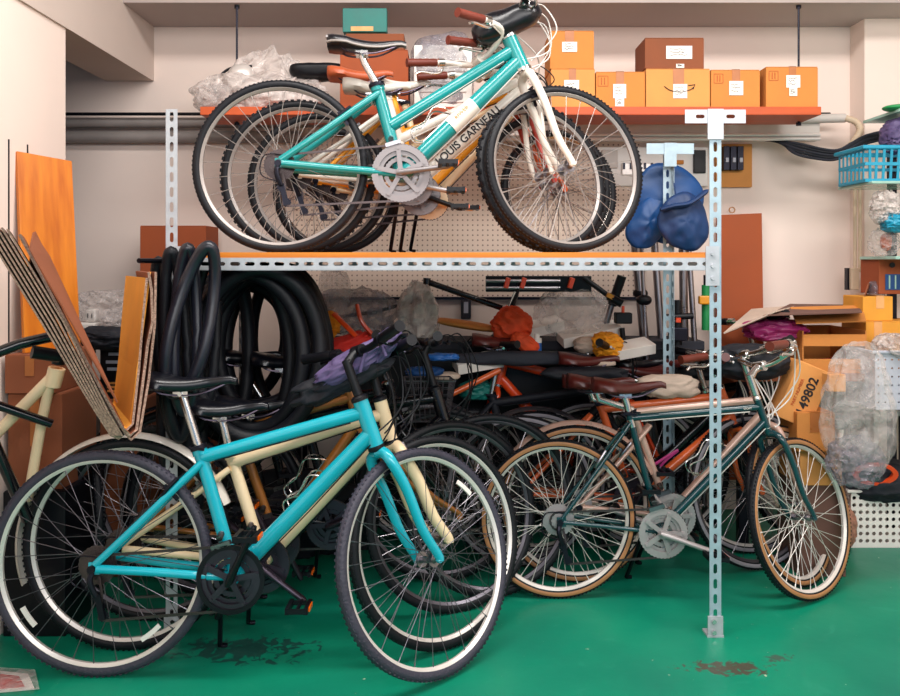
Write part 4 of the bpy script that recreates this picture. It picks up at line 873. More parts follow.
# ---------------------------------------------------------------- left clutter
bl = empty('side_table', V((P(60, 330, 3.4).x, 3.5, 0))); tag(bl, 'low table with plastic and cartons behind the folded cardboard', 'table')
zt_ = P(100, 327, 3.4).z
MB().box((P(75, 330, 3.4).x, 3.5, zt_-.015), (.75, .45, .03)).build('table_top', 'card_dark', bl, smooth=False)
for sx in (-1, 1):
    for sy in (-1, 1): MB().box((P(75, 330, 3.4).x+sx*.34, 3.5+sy*.19, (zt_-.03)/2), (.035, .035, zt_-.03)).build('leg', 'card_dark', bl, smooth=False)
bag('clear crumpled plastic sheet heaped beside the orange board', P(112, 312, 3.42), (.30, .22, .16), 'poly', .45, 8, 12, zmin=zt_, cat='plastic sheet')
bag('clear plastic bag with a white tie near the table front', P(132, 322, 3.34), (.2, .16, .1), 'poly', .45, 9, 14, zmin=zt_)
o = empty('plug_adapter', P(84, 320, 3.3)); tag(o, 'white plug adapter standing beside the orange board', 'adapter')
c = P(90, 313, 3.3); MB().box((c.x, 3.32, zt_+.055), (.045, .04, .055)).build('adapter_body', 'white_plastic', o, bevel=.008, smooth=False); MB().box((c.x-.008, 3.298, zt_+.055), (.003, .004, .018)).box((c.x+.008, 3.298, zt_+.055), (.003, .004, .018)).build('socket_slot', 'ink', o, smooth=False)
o = MB().box((P(80, 330, 3.3).x, 3.32, zt_+.0135), (.14, .08, .025)).build('white_case', 'white_plastic', bevel=.006, smooth=False); tag(o, 'long white plastic case under the plug adapter', 'case')
cx_, X, Z, dd = cbox(100, 345, 139, 400, 3.15, .2, 'black carton with white lettering seen through the cardboard fold', 'black_plastic', zb=P(100, 400, 3.15).z)
for i, (w_, yy) in enumerate(((.09, 354), (.11, 362), (.10, 369))): MB().box((X(120), dd-.001, Z(yy)), (w_, .002, .012)).build('lettering_line', 'grey_plastic', cx_, smooth=False)
for i in range(3): MB().box((X(120), dd-.001, Z(383+i*4)), (.10, .002, .008)).build('barcode_line', 'card', cx_, smooth=False)
cbox(100, 400, 142, 470, 3.14, .22, 'brown carton under the black lettered carton', 'card_brown', zb=0)
def cloth(label, c, sz, m, amp=.3, fq=6, seed=1, R=None, cat='cloth', name='crumpled_cloth', pw=1): return bag(label, c, sz, m, amp, fq, seed, cat, name, R, pw=pw)
cloth('black crumpled jacket on table behind cardboard', P(112, 338, 3.12), (.24, .12, .08), 'navy_cloth', .4, 7, 21, cat='jacket', name='black_jacket')
# ---------------------------------------------------------------- bench with clutter
BZ = P(500, 340, 3.75).z
bn = empty('work_bench', V((.15, 3.72, 0))); tag(bn, 'dark work bench along the back wall buried in parts', 'bench')
MB().box((.2, 3.83, BZ-.02), (1.95, .28, .04)).build('bench_top', 'grey_cloth', bn, smooth=False, bevel=.004)
MB().box((.2, 3.71, BZ-.19), (1.95, .02, .3)).build('bench_apron', 'black_plastic', bn, smooth=False)
for x in (-.72, 1.12):
    for y in (3.75, 3.92): MB().box((x, y, (BZ-.04)/2), (.05, .05, BZ-.04)).build('leg', 'dark_metal', bn, smooth=False)
for x0, x1, l in ((380, 440, 'dark storage crate under the left end of the bench'), (455, 530, 'dark storage crate under the middle of the bench'), (545, 620, 'dark storage crate under the right part of the bench')):
    a = P(x0, 400, 3.62); c = P(x1, 400, 3.62); cr_ = empty('storage_crate', V(((a.x+c.x)/2, 3.84, 0))); tag(cr_, l, 'crate', 'crates under the bench')
    MB().box(((a.x+c.x)/2, 3.84, .22), (c.x-a.x, .18, .44)).build('crate_body', 'navy_cloth', cr_, smooth=False, bevel=.01)
    MB().box(((a.x+c.x)/2, 3.84, .45), (c.x-a.x+.02, .2, .02)).build('crate_rim', 'dark_metal', cr_, smooth=False, bevel=.004)
bag('clear plastic bag standing behind the purple cloth', P(418, 312, 3.62), (.18, .14, .26), 'poly_white', .3, 7, 31, zmin=BZ, neck=.5)
bag('large grey plastic bag behind the red jacket', P(355, 312, 3.66), (.34, .2, .2), 'poly_grey', .3, 6, 32, zmin=BZ)
bag('crumpled clear bag beside the hanging tyres', P(333, 300, 3.6), (.14, .14, .26), 'poly', .35, 8, 33, zmin=BZ)
bag('big clear plastic bag on bench under the clamp', P(572, 313, 3.7), (.30, .2, .22), 'poly', .35, 7, 34, zmin=BZ)
bag('yellow netting bundle beside hanging tyres', P(328, 325, 3.5), (.09, .1, .10), 'yellow_cloth', .4, 10, 35, cat='netting', name='netting_bundle')
# red and orange straps / jacket
rj = empty('red_jacket', P(345, 350, 3.3)); tag(rj, 'red jacket with orange straps heaped over handlebars left of centre', 'jacket')
mb = crumple(P(345, 350, 3.32), (.26, .14, .11), .3, 6, 41, 64, 44, Matrix.Rotation(-.3, 3, 'Y'), 0, .8, 2.4); mb.build('jacket_body', 'red_cloth', rj, ang=3.2)
MB().tube(sm([P(315, 365, 3.3), P(340, 352, 3.28), P(368, 336, 3.3)], 5), [.02]+[.03]*9+[.02], 10, flat=.5).build('sleeve', 'red_cloth', rj)
MB().tube(sm([P(334, 314, 3.3), P(348, 328, 3.28), P(362, 342, 3.3)], 5), .018, 10, flat=.5).build('strap', 'orange_red', rj)
MB().tube(sm([P(357, 305, 3.32), P(362, 322, 3.3), P(376, 338, 3.3)], 5), .018, 10, flat=.5).build('strap', 'orange_red', rj)
# purple cloth on teal handlebar
pc = empty('purple_cloth', P(350, 370, 2.5)); tag(pc, 'purple and black cloth tied over the bright teal bicycle handlebar', 'cloth')
crumple(P(354, 362, 2.52), (.25, .09, .07), .28, 6, 51, 64, 44, Matrix.Rotation(-.5, 3, 'Y'), 0, .9, 3.2).build('cloth_body', 'purple', pc, ang=3.2)
crumple(P(340, 380, 2.55), (.32, .09, .08), .28, 6, 52, 64, 44, Matrix.Rotation(-.42, 3, 'Y'), 0, .8, 3).build('cloth_lining', 'navy_cloth', pc, ang=3.2)
crumple(P(385, 344, 2.52), (.12, .08, .06), .28, 6, 53, 64, 44, Matrix.Rotation(-.9, 3, 'Y'), 0, .9, 2.5).build('cloth_knot', 'purple', pc, ang=3.2)
MB().tube(sm([P(360, 372, 2.46), P(366, 352, 2.46), P(378, 342, 2.46), P(386, 356, 2.46)], 5), .005, 8).build('tie_cord', 'purple', pc)
# orange cloth & items on bench
cloth('orange red cover draped behind the brown saddle in the middle', P(512, 326, 3.60), (.16, .14, .15), 'orange_cloth', .3, 7, 61, cat='cover', name='orange_cover', R=Matrix.Rotation(.6, 3, 'Y'))
cloth('orange red pouch hanging right of the brown saddle', P(525, 343, 3.5), (.13, .08, .07), 'orange_cloth', .2, 9, 62, cat='pouch', name='orange_pouch', R=Matrix.Rotation(.5, 3, 'Y'))
cloth('yellow orange cloth bundle on bench near the rear post', P(607, 345, 3.5), (.12, .12, .10), 'yellow_cloth', .3, 9, 63, name='yellow_bundle')
cloth('beige cushion lying beside the yellow bundle', P(588, 345, 3.55), (.12, .1, .07), 'beige_cloth', .2, 6, 64, cat='cushion', name='beige_cushion')
cloth('brown cardboard flap curved over bench behind grips', P(468, 325, 3.68), (.34, .14, .035), 'card', .15, 5, 65, cat='cardboard', name='curved_cardboard', R=Matrix.Rotation(.15, 3, 'Y'))
cloth('pale shoe-shaped pad lying on dark bag at centre right', P(603, 363, 3.44), (.11, .06, .03), 'beige_cloth', .06, 6, 66, cat='pad', name='pale_pad')
cloth('white oval dish on bench right of the blue cloth', P(446, 376, 3.38), (.12, .08, .035), 'beige_cloth', .04, 6, 67, cat='dish', name='oval_dish')
cloth('blue cloth in front of the white oval dish', P(424, 372, 3.36), (.14, .08, .04), 'blue', .3, 8, 68, name='blue_cloth')
cloth('bright blue tool wrap behind the black grips', P(442, 357, 3.42), (.14, .06, .03), 'blue_plastic', .3, 9, 69, cat='tool wrap', name='tool_wrap')
cloth('teal cloth under the orange tube in the middle', P(476, 390, 3.56), (.14, .1, .08), 'teal_box', .3, 8, 70, name='teal_cloth')
cloth('beige cloth draped over the salmon bicycle top tube', P(668, 386, 3.28), (.24, .07, .09), 'beige_cloth', .25, 6, 71, name='beige_cover')
cloth('dark grey bag lying along the bench front', P(520, 358, 3.46), (.58, .08, .06), 'grey_cloth', .25, 5, 72, cat='bag', name='tool_bag')
cloth('black bag lying behind the silver handlebars at centre right', P(585, 374, 3.4), (.34, .08, .06), 'navy_cloth', .25, 6, 73, cat='bag', name='tool_bag')
for (x0, y0, x1, y1, d, l, m) in ((560, 340, 618, 328, 3.62, 'white paper strip lying slanted on the bench', 'paper'), (520, 332, 560, 322, 3.66, 'white folded sheet behind the orange cover', 'paper'), (455, 366, 500, 358, 3.47, 'white paper sheet left of the orange red bicycle', 'paper'), (612, 352, 650, 345, 3.5, 'white card strip right of the yellow bundle', 'paper')):
    a = P(x0, y0, d); b_ = P(x1, y1, d+.05); mb = MB(); mb.bar(a, b_, .045, .10, up=(0, 1, .3)); tag(mb.build('paper_sheet', m, smooth=False, bevel=.002), l, 'paper')
o = empty('spray_bottle', P(537, 360, 3.5)); tag(o, 'white and blue bottle standing right of the orange pouch', 'bottle')
c = P(537, 362, 3.5); MB().cyl(c, c+V((0, 0, .085)), .02, 18).build('bottle_body', 'blue_plastic', o); MB().cyl(c+V((0, 0, .085)), c+V((0, 0, .105)), .021, 18).cyl(c+V((0, 0, .105)), c+V((0, 0, .125)), .012, 14).build('bottle_cap', 'white_plastic', o)
c = P(528, 364, 3.52); o = empty('red_canister', c); tag(o, 'small red canister beside the white and blue bottle', 'canister'); MB().cyl(c, c+V((0, 0, .07)), .022, 18).build('can_body', 'red_cloth', o); MB().cyl(c+V((0, 0, .07)), c+V((0, 0, .08)), .016, 16).build('can_lid', 'dark_metal', o)
# remote control on the wall
o = empty('remote_control', P(465, 320, 3.97)); tag(o, 'grey remote control in holder on the wall under the pegboard', 'remote control')
a = P(461, 300, 3.96); c = P(471, 319, 3.96); MB().box(((a.x+c.x)/2, 3.975, (a.z+c.z)/2), (c.x-a.x, .03, a.z-c.z)).build('holder', 'grey_cloth', o, smooth=False, bevel=.004); MB().box(((a.x+c.x)/2, 3.958, (a.z+c.z)/2+.01), (.022, .006, .055)).build('display', 'grey_plastic', o, smooth=False)
# black frame tube and work stand
fr = empty('bare_frame', P(430, 300, 3.75)); tag(fr, 'bare dark bicycle frame propped on the bench before the pegboard', 'bicycle frame')
MB().tube([P(427, 278, 3.72), P(425, 306, 3.72)], .018, 12).build('head_tube', 'black_paint', fr)
MB().tube([P(428, 282, 3.72), P(502, 308, 3.72)], .014, 12).build('top_tube', 'black_paint', fr)
MB().tube([P(425, 298, 3.73), P(375, 312, 3.75), P(330, 318, 3.76)], .009, 10).build('down_tube', 'black_paint', fr)
st_ = empty('work_stand', P(520, 330, 3.64)); tag(st_, 'black repair stand with orange knobs and a horizontal jaw bar', 'repair stand')
for y in (281, 288): MB().tube([P(486, y, 3.62), P(560, y, 3.62)], .008, 8).build('jaw_rod', 'alu', st_)
a = P(486, 276, 3.63); c = P(592, 292, 3.63); MB().box(((a.x+c.x)/2, 3.66, (a.z+c.z)/2), (c.x-a.x, .04, a.z-c.z)).build('jaw_bar', 'black_plastic', st_, smooth=False, bevel=.003)
for x in (507, 523, 571): MB().box(P(x, 283, 3.615), (.022, .03, .05), Matrix.Rotation(.3, 3, 'Y')).build('clamp_knob', 'orange_red', st_, smooth=False, bevel=.004)
MB().tube([P(521, 280, 3.64), P(512, 305, 3.64), P(504, 330, 3.64), P(500, 352, 3.64)], [.02, .04, .045, .02], 12, flat=.4).build('stand_column', 'black_plastic', st_)
MB().bar(P(516, 292, 3.615), P(508, 312, 3.615), .014, .003).build('scale_plate', 'paper', st_, smooth=False)
MB().tube([P(584, 278, 3.6), P(617, 302, 3.56)], .012, 10).build('crank_handle', 'black_plastic', st_)
MB().cyl(P(608, 296, 3.55), P(622, 304, 3.54), .018, 12).build('handle_grip', 'black_plastic', st_)
MB().box(P(610, 296, 3.54), (.03, .02, .02), Matrix.Rotation(.5, 3, 'Y')).build('clamp_knob', 'yellow_paint', st_, smooth=False)
ar = empty('clamp_arm', P(600, 330, 3.68)); tag(ar, 'black and silver clamp arm leaning right of the repair stand', 'clamp arm')
MB().tube([P(622, 276, 3.66), P(612, 305, 3.68)], .022, 12).build('arm_sleeve', 'black_plastic', ar); MB().tube([P(612, 304, 3.68), P(600, 345, 3.7)], .014, 12).build('arm_tube', 'alu', ar)
lp = empty('bench_clamp', P(623, 345, 3.6)); tag(lp, 'black clamp head with small red lever left of the rear post', 'clamp')
MB().box(P(623, 318, 3.6), (.075, .05, .05)).build('clamp_body', 'black_plastic', lp, smooth=False, bevel=.006); MB().cyl(P(622, 328, 3.6), P(624, 350, 3.6), .012, 12).build('clamp_stem', 'black_plastic', lp); MB().cyl(P(623, 306, 3.6), P(623, 314, 3.6), .007, 10).build('clamp_lever', 'orange_red', lp)
# silver tubes standing behind the rear right post
sl_ = ['leftmost silver tube leaning behind the repair stand', 'silver tube crossing behind the clamp head', 'silver tube immediately left of the rear rack post', 'silver tube standing immediately right of the rear post', 'rightmost silver tube leaning by the rear post']
for i, (x0, y0, x1, y1, r, d) in enumerate(((632, 210, 652, 420, .022, 3.80), (640, 215, 650, 430, .010, 3.72), (652, 210, 668, 430, .018, 3.86), (682, 205, 686, 430, .020, 3.84), (686, 205, 700, 430, .013, 3.74))):
    a = P(x0, y0, d); b_ = P(x1, y1, d-.05); e = a+(b_-a)*(a.z/(a.z-b_.z)); tb = empty('metal_tube', e); tag(tb, sl_[i], 'tube', 'silver tubes behind the rear rack post')
    MB().tube([e, a], r, 14).build('tube_body', 'alu', tb); MB().tube([a-(a-e).normalized()*.02, a+(a-e).normalized()*.02], r*1.25, 14).build('end_cap', 'black_plastic', tb)
    if i < 2: MB().ell(a+(b_-a)*.40, (.07, .05, .05), .1, 9, i).build('lock_collar', 'black_plastic', tb)
# hand pump / tools right of rear post
tp_ = empty('floor_pump', P(677, 330, 3.6)); tag(tp_, 'black pump with small orange valve between the rack posts', 'pump')
MB().cyl(P(677, 300, 3.6), P(677, 345, 3.6), .022, 14).build('pump_body', 'black_plastic', tp_); MB().tube([P(665, 317, 3.58), P(693, 316, 3.58)], .014, 12).build('pump_handle', 'black_plastic', tp_); MB().box(P(678, 320, 3.56), (.02, .02, .02)).build('valve', 'orange_red', tp_, smooth=False); MB().box(P(678, 334, 3.57), (.08, .04, .06)).build('gauge_box', 'dark_metal', tp_, smooth=False, bevel=.005)
gp = empty('green_sprayer', P(708, 310, 3.75)); tag(gp, 'green and yellow sprayer just left of the front post', 'sprayer'); MB().cyl(P(706, 285, 3.75), P(706, 330, 3.75), .02, 14).build('sprayer_body', 'green_plastic', gp); MB().box(P(704, 300, 3.72), (.05, .03, .04)).build('sprayer_trigger', 'yellow_paint', gp, smooth=False, bevel=.006); MB().cyl(P(706, 285, 3.75), P(706, 275, 3.75), .012, 12).build('nozzle', 'black_plastic', gp)
# blue fabric bag
bb_ = empty('blue_sack', P(670, 245, 3.45)); tag(bb_, 'folded blue fabric cover hanging from the rear rack post', 'cover')
def disc(c, rx, rz, amp, seed, R=None, n=40, k=10, bow=.04):
    vs = [V((0, -bow, 0))]; fs = []
    for i in range(1, k+1):
        for j in range(n):
            a = 2*PI*j/n; f = i/k; w = 1+.05*math.sin(3*a+seed)+.015*math.sin(7*a); q = V((math.cos(a)*rx*f*w, -bow*(1-f*f)+amp*f*math.sin(5*a+seed+f*2)*.6+amp*noise.noise(V((math.cos(a)*f*4, math.sin(a)*f*4, seed))), math.sin(a)*rz*f*w)); vs.append(q)
    for j in range(n): fs.append((0, 1+j, 1+(j+1) % n))
    for i in range(k-1):
        for j in range(n): a = 1+i*n+j; b__ = 1+i*n+(j+1) % n; fs.append((a, a+n, b__+n, b__))
    m_ = len(vs); vs2 = vs+[v+V((0, .008, 0)) for v in vs]; fs2 = fs+[tuple(q+m_ for q in f[::-1]) for f in fs]
    for j in range(n): a = 1+(k-1)*n+j; b__ = 1+(k-1)*n+(j+1) % n; fs2.append((a, a+m_, b__+m_, b__))
    return MB().add([c+(R @ v if R is not None else v) for v in vs2], fs2)
disc(P(668, 202, 3.50), .150, .175, .007, 1).build('outer_lobe', 'blue', bb_, ang=3.2)
disc(P(648, 222, 3.48), .08, .13, .008, 3, Matrix.Rotation(.5, 3, 'Y')).build('side_lobe', 'blue', bb_, ang=3.2)
disc(P(684, 222, 3.36), .105, .125, .008, 5, Matrix.Rotation(-.3, 3, 'Y')).build('front_lobe', 'blue_dark', bb_, ang=3.2)
MB().tube(sm([P(660, 210, 3.33), P(674, 206, 3.31), P(690, 203, 3.31), P(708, 190, 3.32)], 5), [.012]+[.022]*14+[.008], 10, flat=.5).build('folded_brim', 'blue_dark', bb_)
MB().tube([P(672, 160, 3.46), P(676, 200, 3.36)], .004, 6).build('hanging_strap', 'blue_dark', bb_)
# ---------------------------------------------------------------- right side
pn = empty('tall_cardboard', P(742, 308, 3.9)); tag(pn, 'tall brown cardboard panel leaning on the back wall right of front post', 'cardboard')
mb = MB(); a = P(718, 215, 3.93); b_ = P(762, 213, 3.93); c = P(766, 480, 3.80); e = P(716, 480, 3.80)
c.y = e.y = 3.80; mb.slab([e, c, b_, a], -.03); mb.build('panel_sheet', 'card_red', pn, smooth=False, bevel=.003); 
MB().ring(P(732, 210, 3.94), (0, 1, 0), (1, 0, 0), [(.016, -.003), (.016, .003), (.011, .003), (.011, -.003)], 20).build('hanging_loop', 'gum', pn)
# table right with cartons
rt = empty('storage_table', V((1.6, 3.62, 0))); tag(rt, 'low storage table at right holding open cartons', 'table'); RZ = P(830, 372, 3.45).z
MB().box((1.70, 3.6, RZ-.015), (1.0, .44, .03)).build('table_top', 'card_brown', rt, smooth=False)
for x in (1.25, 2.15):
    for y in (3.42, 3.78): MB().box((x, y, (RZ-.03)/2), (.04, .04, RZ-.03)).build('leg', 'dark_metal', rt, smooth=False)
oc = empty('open_carton', P(830, 358, 3.5)); tag(oc, 'open cardboard tray carton with red packets at the right', 'carton'); a = P(803, 318, 3.42); c = P(866, 372, 3.42); z0_ = RZ; dz = .17
for (cxx, cyy, sx, sy, zz, hh) in (((a.x+c.x)/2, 3.42, c.x-a.x, .005, z0_+.03, .06), ((a.x+c.x)/2, 3.42, c.x-a.x, .005, z0_+.14, .05), ((a.x+c.x)/2, 3.74, c.x-a.x, .005, z0_+.09, .18), (a.x, 3.58, .005, .32, z0_+.09, .18), (c.x, 3.58, .005, .32, z0_+.09, .18), ((a.x+c.x)/2, 3.58, c.x-a.x, .32, z0_+.003, .005)):
    MB().box((cxx, cyy, zz), (sx, sy, hh)).build('carton_wall', 'card', oc, smooth=False)
mb = MB(); mb.slab([P(796, 324, 3.42), P(866, 322, 3.42), P(862, 306, 3.6), P(790, 308, 3.6)], .005); mb.build('carton_flap', 'card', oc, smooth=False)
cloth('red printed packets inside the open tray carton', P(838, 366, 3.55), (.22, .14, .06), 'red_cloth', .3, 12, 81, cat='packets', name='red_packets')
fs_ = empty('flattened_carton', P(770, 320, 3.5)); tag(fs_, 'flattened pale carton sheet with dark underside lying over the handlebars', 'cardboard')
mb = MB(); mb.slab([P(724, 334, 3.45), P(776, 312, 3.35), P(800, 306, 3.8), P(752, 310, 3.8)], .006); mb.build('pale_panel', 'beige_cloth', fs_, smooth=False)
mb = MB(); mb.slab([P(768, 316, 3.35), P(862, 313, 3.36), P(858, 306, 3.8), P(790, 305, 3.8)], .006); mb.build('dark_panel', 'card_dark', fs_, smooth=False)
cloth('maroon jacket bundled under the flattened carton sheet', P(775, 330, 3.55), (.24, .16, .09), 'magenta', .35, 8, 82, cat='jacket', name='maroon_jacket')
cloth('black cover bundled over the saddles right of the front post', P(748, 362, 3.22), (.30, .16, .13), 'navy_cloth', .25, 6, 83, cat='cover', name='black_cover')
cloth('black cover hanging left of the front post over handlebars', P(695, 368, 3.5), (.18, .14, .10), 'navy_cloth', .25, 6, 84, cat='cover', name='black_cover')
# tilted part number carton
tcn = empty('tilted_carton', P(800, 420, 3.3)); tag(tcn, 'tilted orange carton printed 149802 behind the dark green bicycle', 'box')
R_ = Matrix.Rotation(.40, 3, 'Y'); ce = P(799, 393, 3.2)
MB().box(ce, (.14, .10, .24), R_).build('carton_body', 'card_light', tcn, smooth=False, bevel=.004)
u_ = R_ @ V((0, 0, 1)); r_ = R_ @ V((1, 0, 0)); f0 = ce-V((0, .0508, 0))
text('149802', .052, 'ink', tcn, face_mtx(f0+r_*.012+u_*.0, u_, -r_), 'printed_number', bold=.001)
text('PART NUMBER', .017, 'ink_red', tcn, face_mtx(f0-r_*.030+u_*.0, u_, -r_), 'printed_words')
cbox(797, 413, 835, 447, 3.12, .16, 'small orange box with brown tape right of the dark green head tube', 'card', zb=P(797, 447, 3.2).z, tape=(810, 820), tapem='tape')
cbox(800, 447, 842, 480, 3.13, .2, 'orange box under the small taped box', 'card_light', zb=P(797, 480, 3.21).z)
cbox(800, 480, 846, 560, 3.14, .22, 'brown box at the bottom of the stack behind the front wheel', 'card_dark', zb=0)
bag('large clear plastic bag holding small boxes at the right', P(860, 408, 3.02), (.26, .18, .46), 'poly', .25, 3.5, 91, neck=.45)
cbox(829, 374, 846, 392, 3.04, .06, 'tiny orange box inside the large clear plastic bag', 'card_light', flaps=False)
bag('grey crumpled plastic bag hanging lower over the black holdall', P(855, 462, 3.0), (.18, .12, .16), 'poly_grey', .4, 8, 92)
tag(MB().tube([P(841, 430, 3.2), P(826, 560, 3.15)], .010, 12).build('white_pole', 'white_plastic'), 'thin white pole leaning against the boxes behind the front wheel', 'pole')
cloth('tan netted sack on the floor behind the dark green front wheel', V((P(826, 530, 3.45).x, 3.45, .11)), (.22, .22, .22), 'jute', .08, 8, 93, cat='sack', name='netted_sack')
# perforated baskets
def perf(label, x0, y0, x1, y1, d, dep, m, nx, nz_, hr, name='perforated_basket', cat='basket', zb=None, tap=.93):
    a = P(x0, y0, d); c = P(x1, y1, d); zb = c.z if zb is None else zb; o = empty(name, V(((a.x+c.x)/2, d+dep/2, zb))); tag(o, label, cat)
    W = c.x-a.x; Hh = a.z-zb; cx = (a.x+c.x)/2; mb = MB(); q = 12
    def wall(p0, ux, uy, w, n, k):
        cw_, chh = w/n, Hh*.88/nz_
        for i in range(n):
            for j in range(k):
                cc = p0+ux*(cw_*(i+.5))+uy*(chh*(j+.5)+Hh*.06); vs = []; nn = ux.cross(uy)
                for off in (0, .003):
                    for t in range(q): an = 2*PI*t/q+PI/4; ru = math.cos(an); rv = math.sin(an); s_ = max(abs(ru), abs(rv)); vs.append(cc+ux*(ru/s_*cw_/2)+uy*(rv/s_*chh/2)+nn*-off)
                    for t in range(q): an = 2*PI*t/q+PI/4; vs.append(cc+ux*math.cos(an)*hr+uy*math.sin(an)*hr+nn*-off)
                fs = []
                for t in range(q):
                    t2 = (t+1) % q; fs += [(t, t2, q+t2, q+t), (2*q+t, 3*q+t, 3*q+t2, 2*q+t2), (q+t, q+t2, 3*q+t2, 3*q+t)]
                mb.add(vs, fs)
        mb.slab([p0, p0+ux*w, p0+ux*w+uy*Hh*.06, p0+uy*Hh*.06], -.003); mb.slab([p0+uy*Hh*.94, p0+ux*w+uy*Hh*.94, p0+ux*w+uy*Hh, p0+uy*Hh], -.003)
    ins = W*(1-tap)/2; ny = max(3, int(nx*dep/W))
    up = V((0, 0, 1))
    wall(V((cx-W/2+ins, d, zb)), V((1, 0, 0)), up, W-2*ins, nx, nz_); wall(V((cx-W/2+ins, d+dep, zb)), V((0, -1, 0)), up, dep, ny, nz_); wall(V((cx+W/2-ins, d, zb)), V((0, 1, 0)), up, dep, ny, nz_); wall(V((cx+W/2-ins, d+dep, zb)), V((-1, 0, 0)), up, W-2*ins, nx, nz_)
    mb.box((cx, d+dep/2, zb+.002), (W-2*ins, dep, .004)); o2 = mb.build('basket_body', m, o, smooth=False)
    mb = MB(); zt = a.z; r = .007
    mb.tube([(cx-W/2, d-.006, zt), (cx+W/2, d-.006, zt), (cx+W/2, d+dep+.006, zt), (cx-W/2, d+dep+.006, zt)], r, 8, closed=True); mb.build('basket_rim', m, o)
    return o
perf('white perforated laundry basket on the green floor at right edge', 847, 491, 960, 548, 3.46, .30, 'white_plastic', 16, 7, .0085, zb=0)
cloth('black holdall lying in the white laundry basket', P(880, 480, 3.55), (.34, .24, .17), 'navy_cloth', .2, 6, 95, cat='holdall', name='black_holdall')
o = MB().ring(P(875, 474, 3.42), (0, 1, .25), (1, 0, -.25), [(.05, -.008), (.05, .008), (.038, .008), (.038, -.008)], 30); o.v = [(x+(x-P(875, 474, 3.42).x)*.9, y, z) for x, y, z in o.v]; tag(o.build('red_webbing', 'orange_red'), 'orange red looped strap on top of the black holdall', 'strap')
perf('grey perforated storage basket stacked at the right edge', 872, 352, 960, 410, 3.3, .24, 'grey_plastic', 12, 6, .004)
bag('white plastic bag on the grey perforated basket', P(898, 345, 3.35), (.17, .2, .09), 'poly_white', .25, 7, 96)
wf = empty('white_drawer_unit', V((P(900, 450, 3.8).x, 3.87, 0))); tag(wf, 'white cabinet with brown box behind the laundry basket', 'cabinet')
a = P(874, 411, 3.78); c = P(950, 411, 3.78)
for (xx, w_) in ((a.x+.012, .024), (c.x-.012, .024)): MB().box((xx, 3.85, a.z/2), (w_, .14, a.z)).build('side_panel', 'white_plastic', wf, smooth=False)
MB().box(((a.x+c.x)/2, 3.85, a.z-.012), (c.x-a.x-.05, .14, .024)).build('top_panel', 'white_plastic', wf, smooth=False); MB().box(((a.x+c.x)/2, 3.91, a.z/2), (c.x-a.x-.05, .01, a.z-.05)).build('back_panel', 'white_plastic', wf, smooth=False)
# right cartons
cbox(863, 296, 893, 321, 3.52, .18, 'small open orange carton with a plastic bag poking out', 'card_yellow', zb=P(863, 321, 3.52).z, tape=(876, 884), flaps=False, tapem='tape_clear')
mb = MB(); mb.slab([P(864, 296, 3.52), P(865, 296, 3.68), P(870, 284, 3.66), P(868, 283, 3.54)], .004); tag(mb.build('cardboard_scrap', 'card_brown', smooth=False), 'raised brown flap on the left of the small open carton', 'cardboard')
bag('tip of clear bag sticking out of the small open carton', P(876, 292, 3.6), (.06, .06, .09), 'poly_grey', .3, 9, 97)
cbox(866, 322, 935, 352, 3.5, .22, 'wide orange carton under the small open carton', 'card_yellow', zb=P(866, 352, 3.5).z, tape=(874, 882), tapem='tape_clear')
cbox(868, 352, 935, 372, 3.51, .22, 'orange carton at the base of the right carton stack', 'card_light', zb=RZ)
bxp, X, Z, dd = cbox(879, 257, 935, 294, 3.56, .16, 'brown carton with a blue picture at the right edge', 'card_red', zb=P(879, 294, 3.56).z)
MB().box((X(903), dd-.002, Z(282)), (.16, .002, .07)).build('blue_picture', 'blue', bxp, smooth=False); 
for i in range(6): MB().box((X(889+i*6), dd-.004, Z(282)), (.006, .002, .06)).build('picture_stripe', 'glass_green', bxp, smooth=False)
MB().cyl((X(892), dd-.001, Z(265)), (X(892), dd-.004, Z(265)), .012, 16).build('round_logo', 'ink', bxp)
# right wall rack with aqua basket
rs = empty('side_shelf', P(895, 188, 3.5)); tag(rs, 'narrow side shelf with glass-green boards at the upper right edge', 'shelf')
a = P(866, 182, 3.45)
MB().box((a.x+.22, 3.55, a.z-.006), (.44, .3, .012)).build('shelf_board', 'glass_green', rs, smooth=False, bevel=.003)
MB().box((a.x+.30, 3.55, P(0, 256, 3.45).z-.008), (.40, .3, .014)).build('shelf_board', 'glass_green', rs, smooth=False, bevel=.003)
MB().box((P(893, 200, 3.68).x, 3.69, .95), (.03, .03, 1.9)).build('upright', 'dark_metal', rs, smooth=False); MB().box((P(893, 110, 3.45).x+.22, 3.55, P(0, 112, 3.45).z), (.44, .3, .012)).build('shelf_board', 'glass_green', rs, smooth=False)
ab = empty('aqua_basket', P(885, 180, 3.5)); tag(ab, 'aqua blue plastic basket on the side shelf at upper right', 'basket')
x0_ = P(866, 147, 3.42).x; zt = P(0, 147, 3.42).z; zb_ = P(0, 180, 3.42).z; Wd = .3; mb = MB()
for i in range(9):
    xx = x0_+.02+i*Wd/9.5; mb.bar((xx+.008*(i == 0), 3.44, zb_), (xx-.004, 3.42, zt), .011, .004)
for z_ in (zb_, (zb_+zt)/2, zt-.006): mb.box((x0_+Wd/2, 3.43, z_), (Wd, .006, .014)); mb.box((x0_+Wd/2, 3.66, z_), (Wd, .006, .014)); mb.box((x0_+.004, 3.545, z_), (.006, .23, .014)); mb.box((x0_+Wd, 3.545, z_), (.006, .23, .014))
for i in range(7): mb.box((x0_+.004, 3.45+i*.035, (zb_+zt)/2), (.004, .010, zt-zb_))
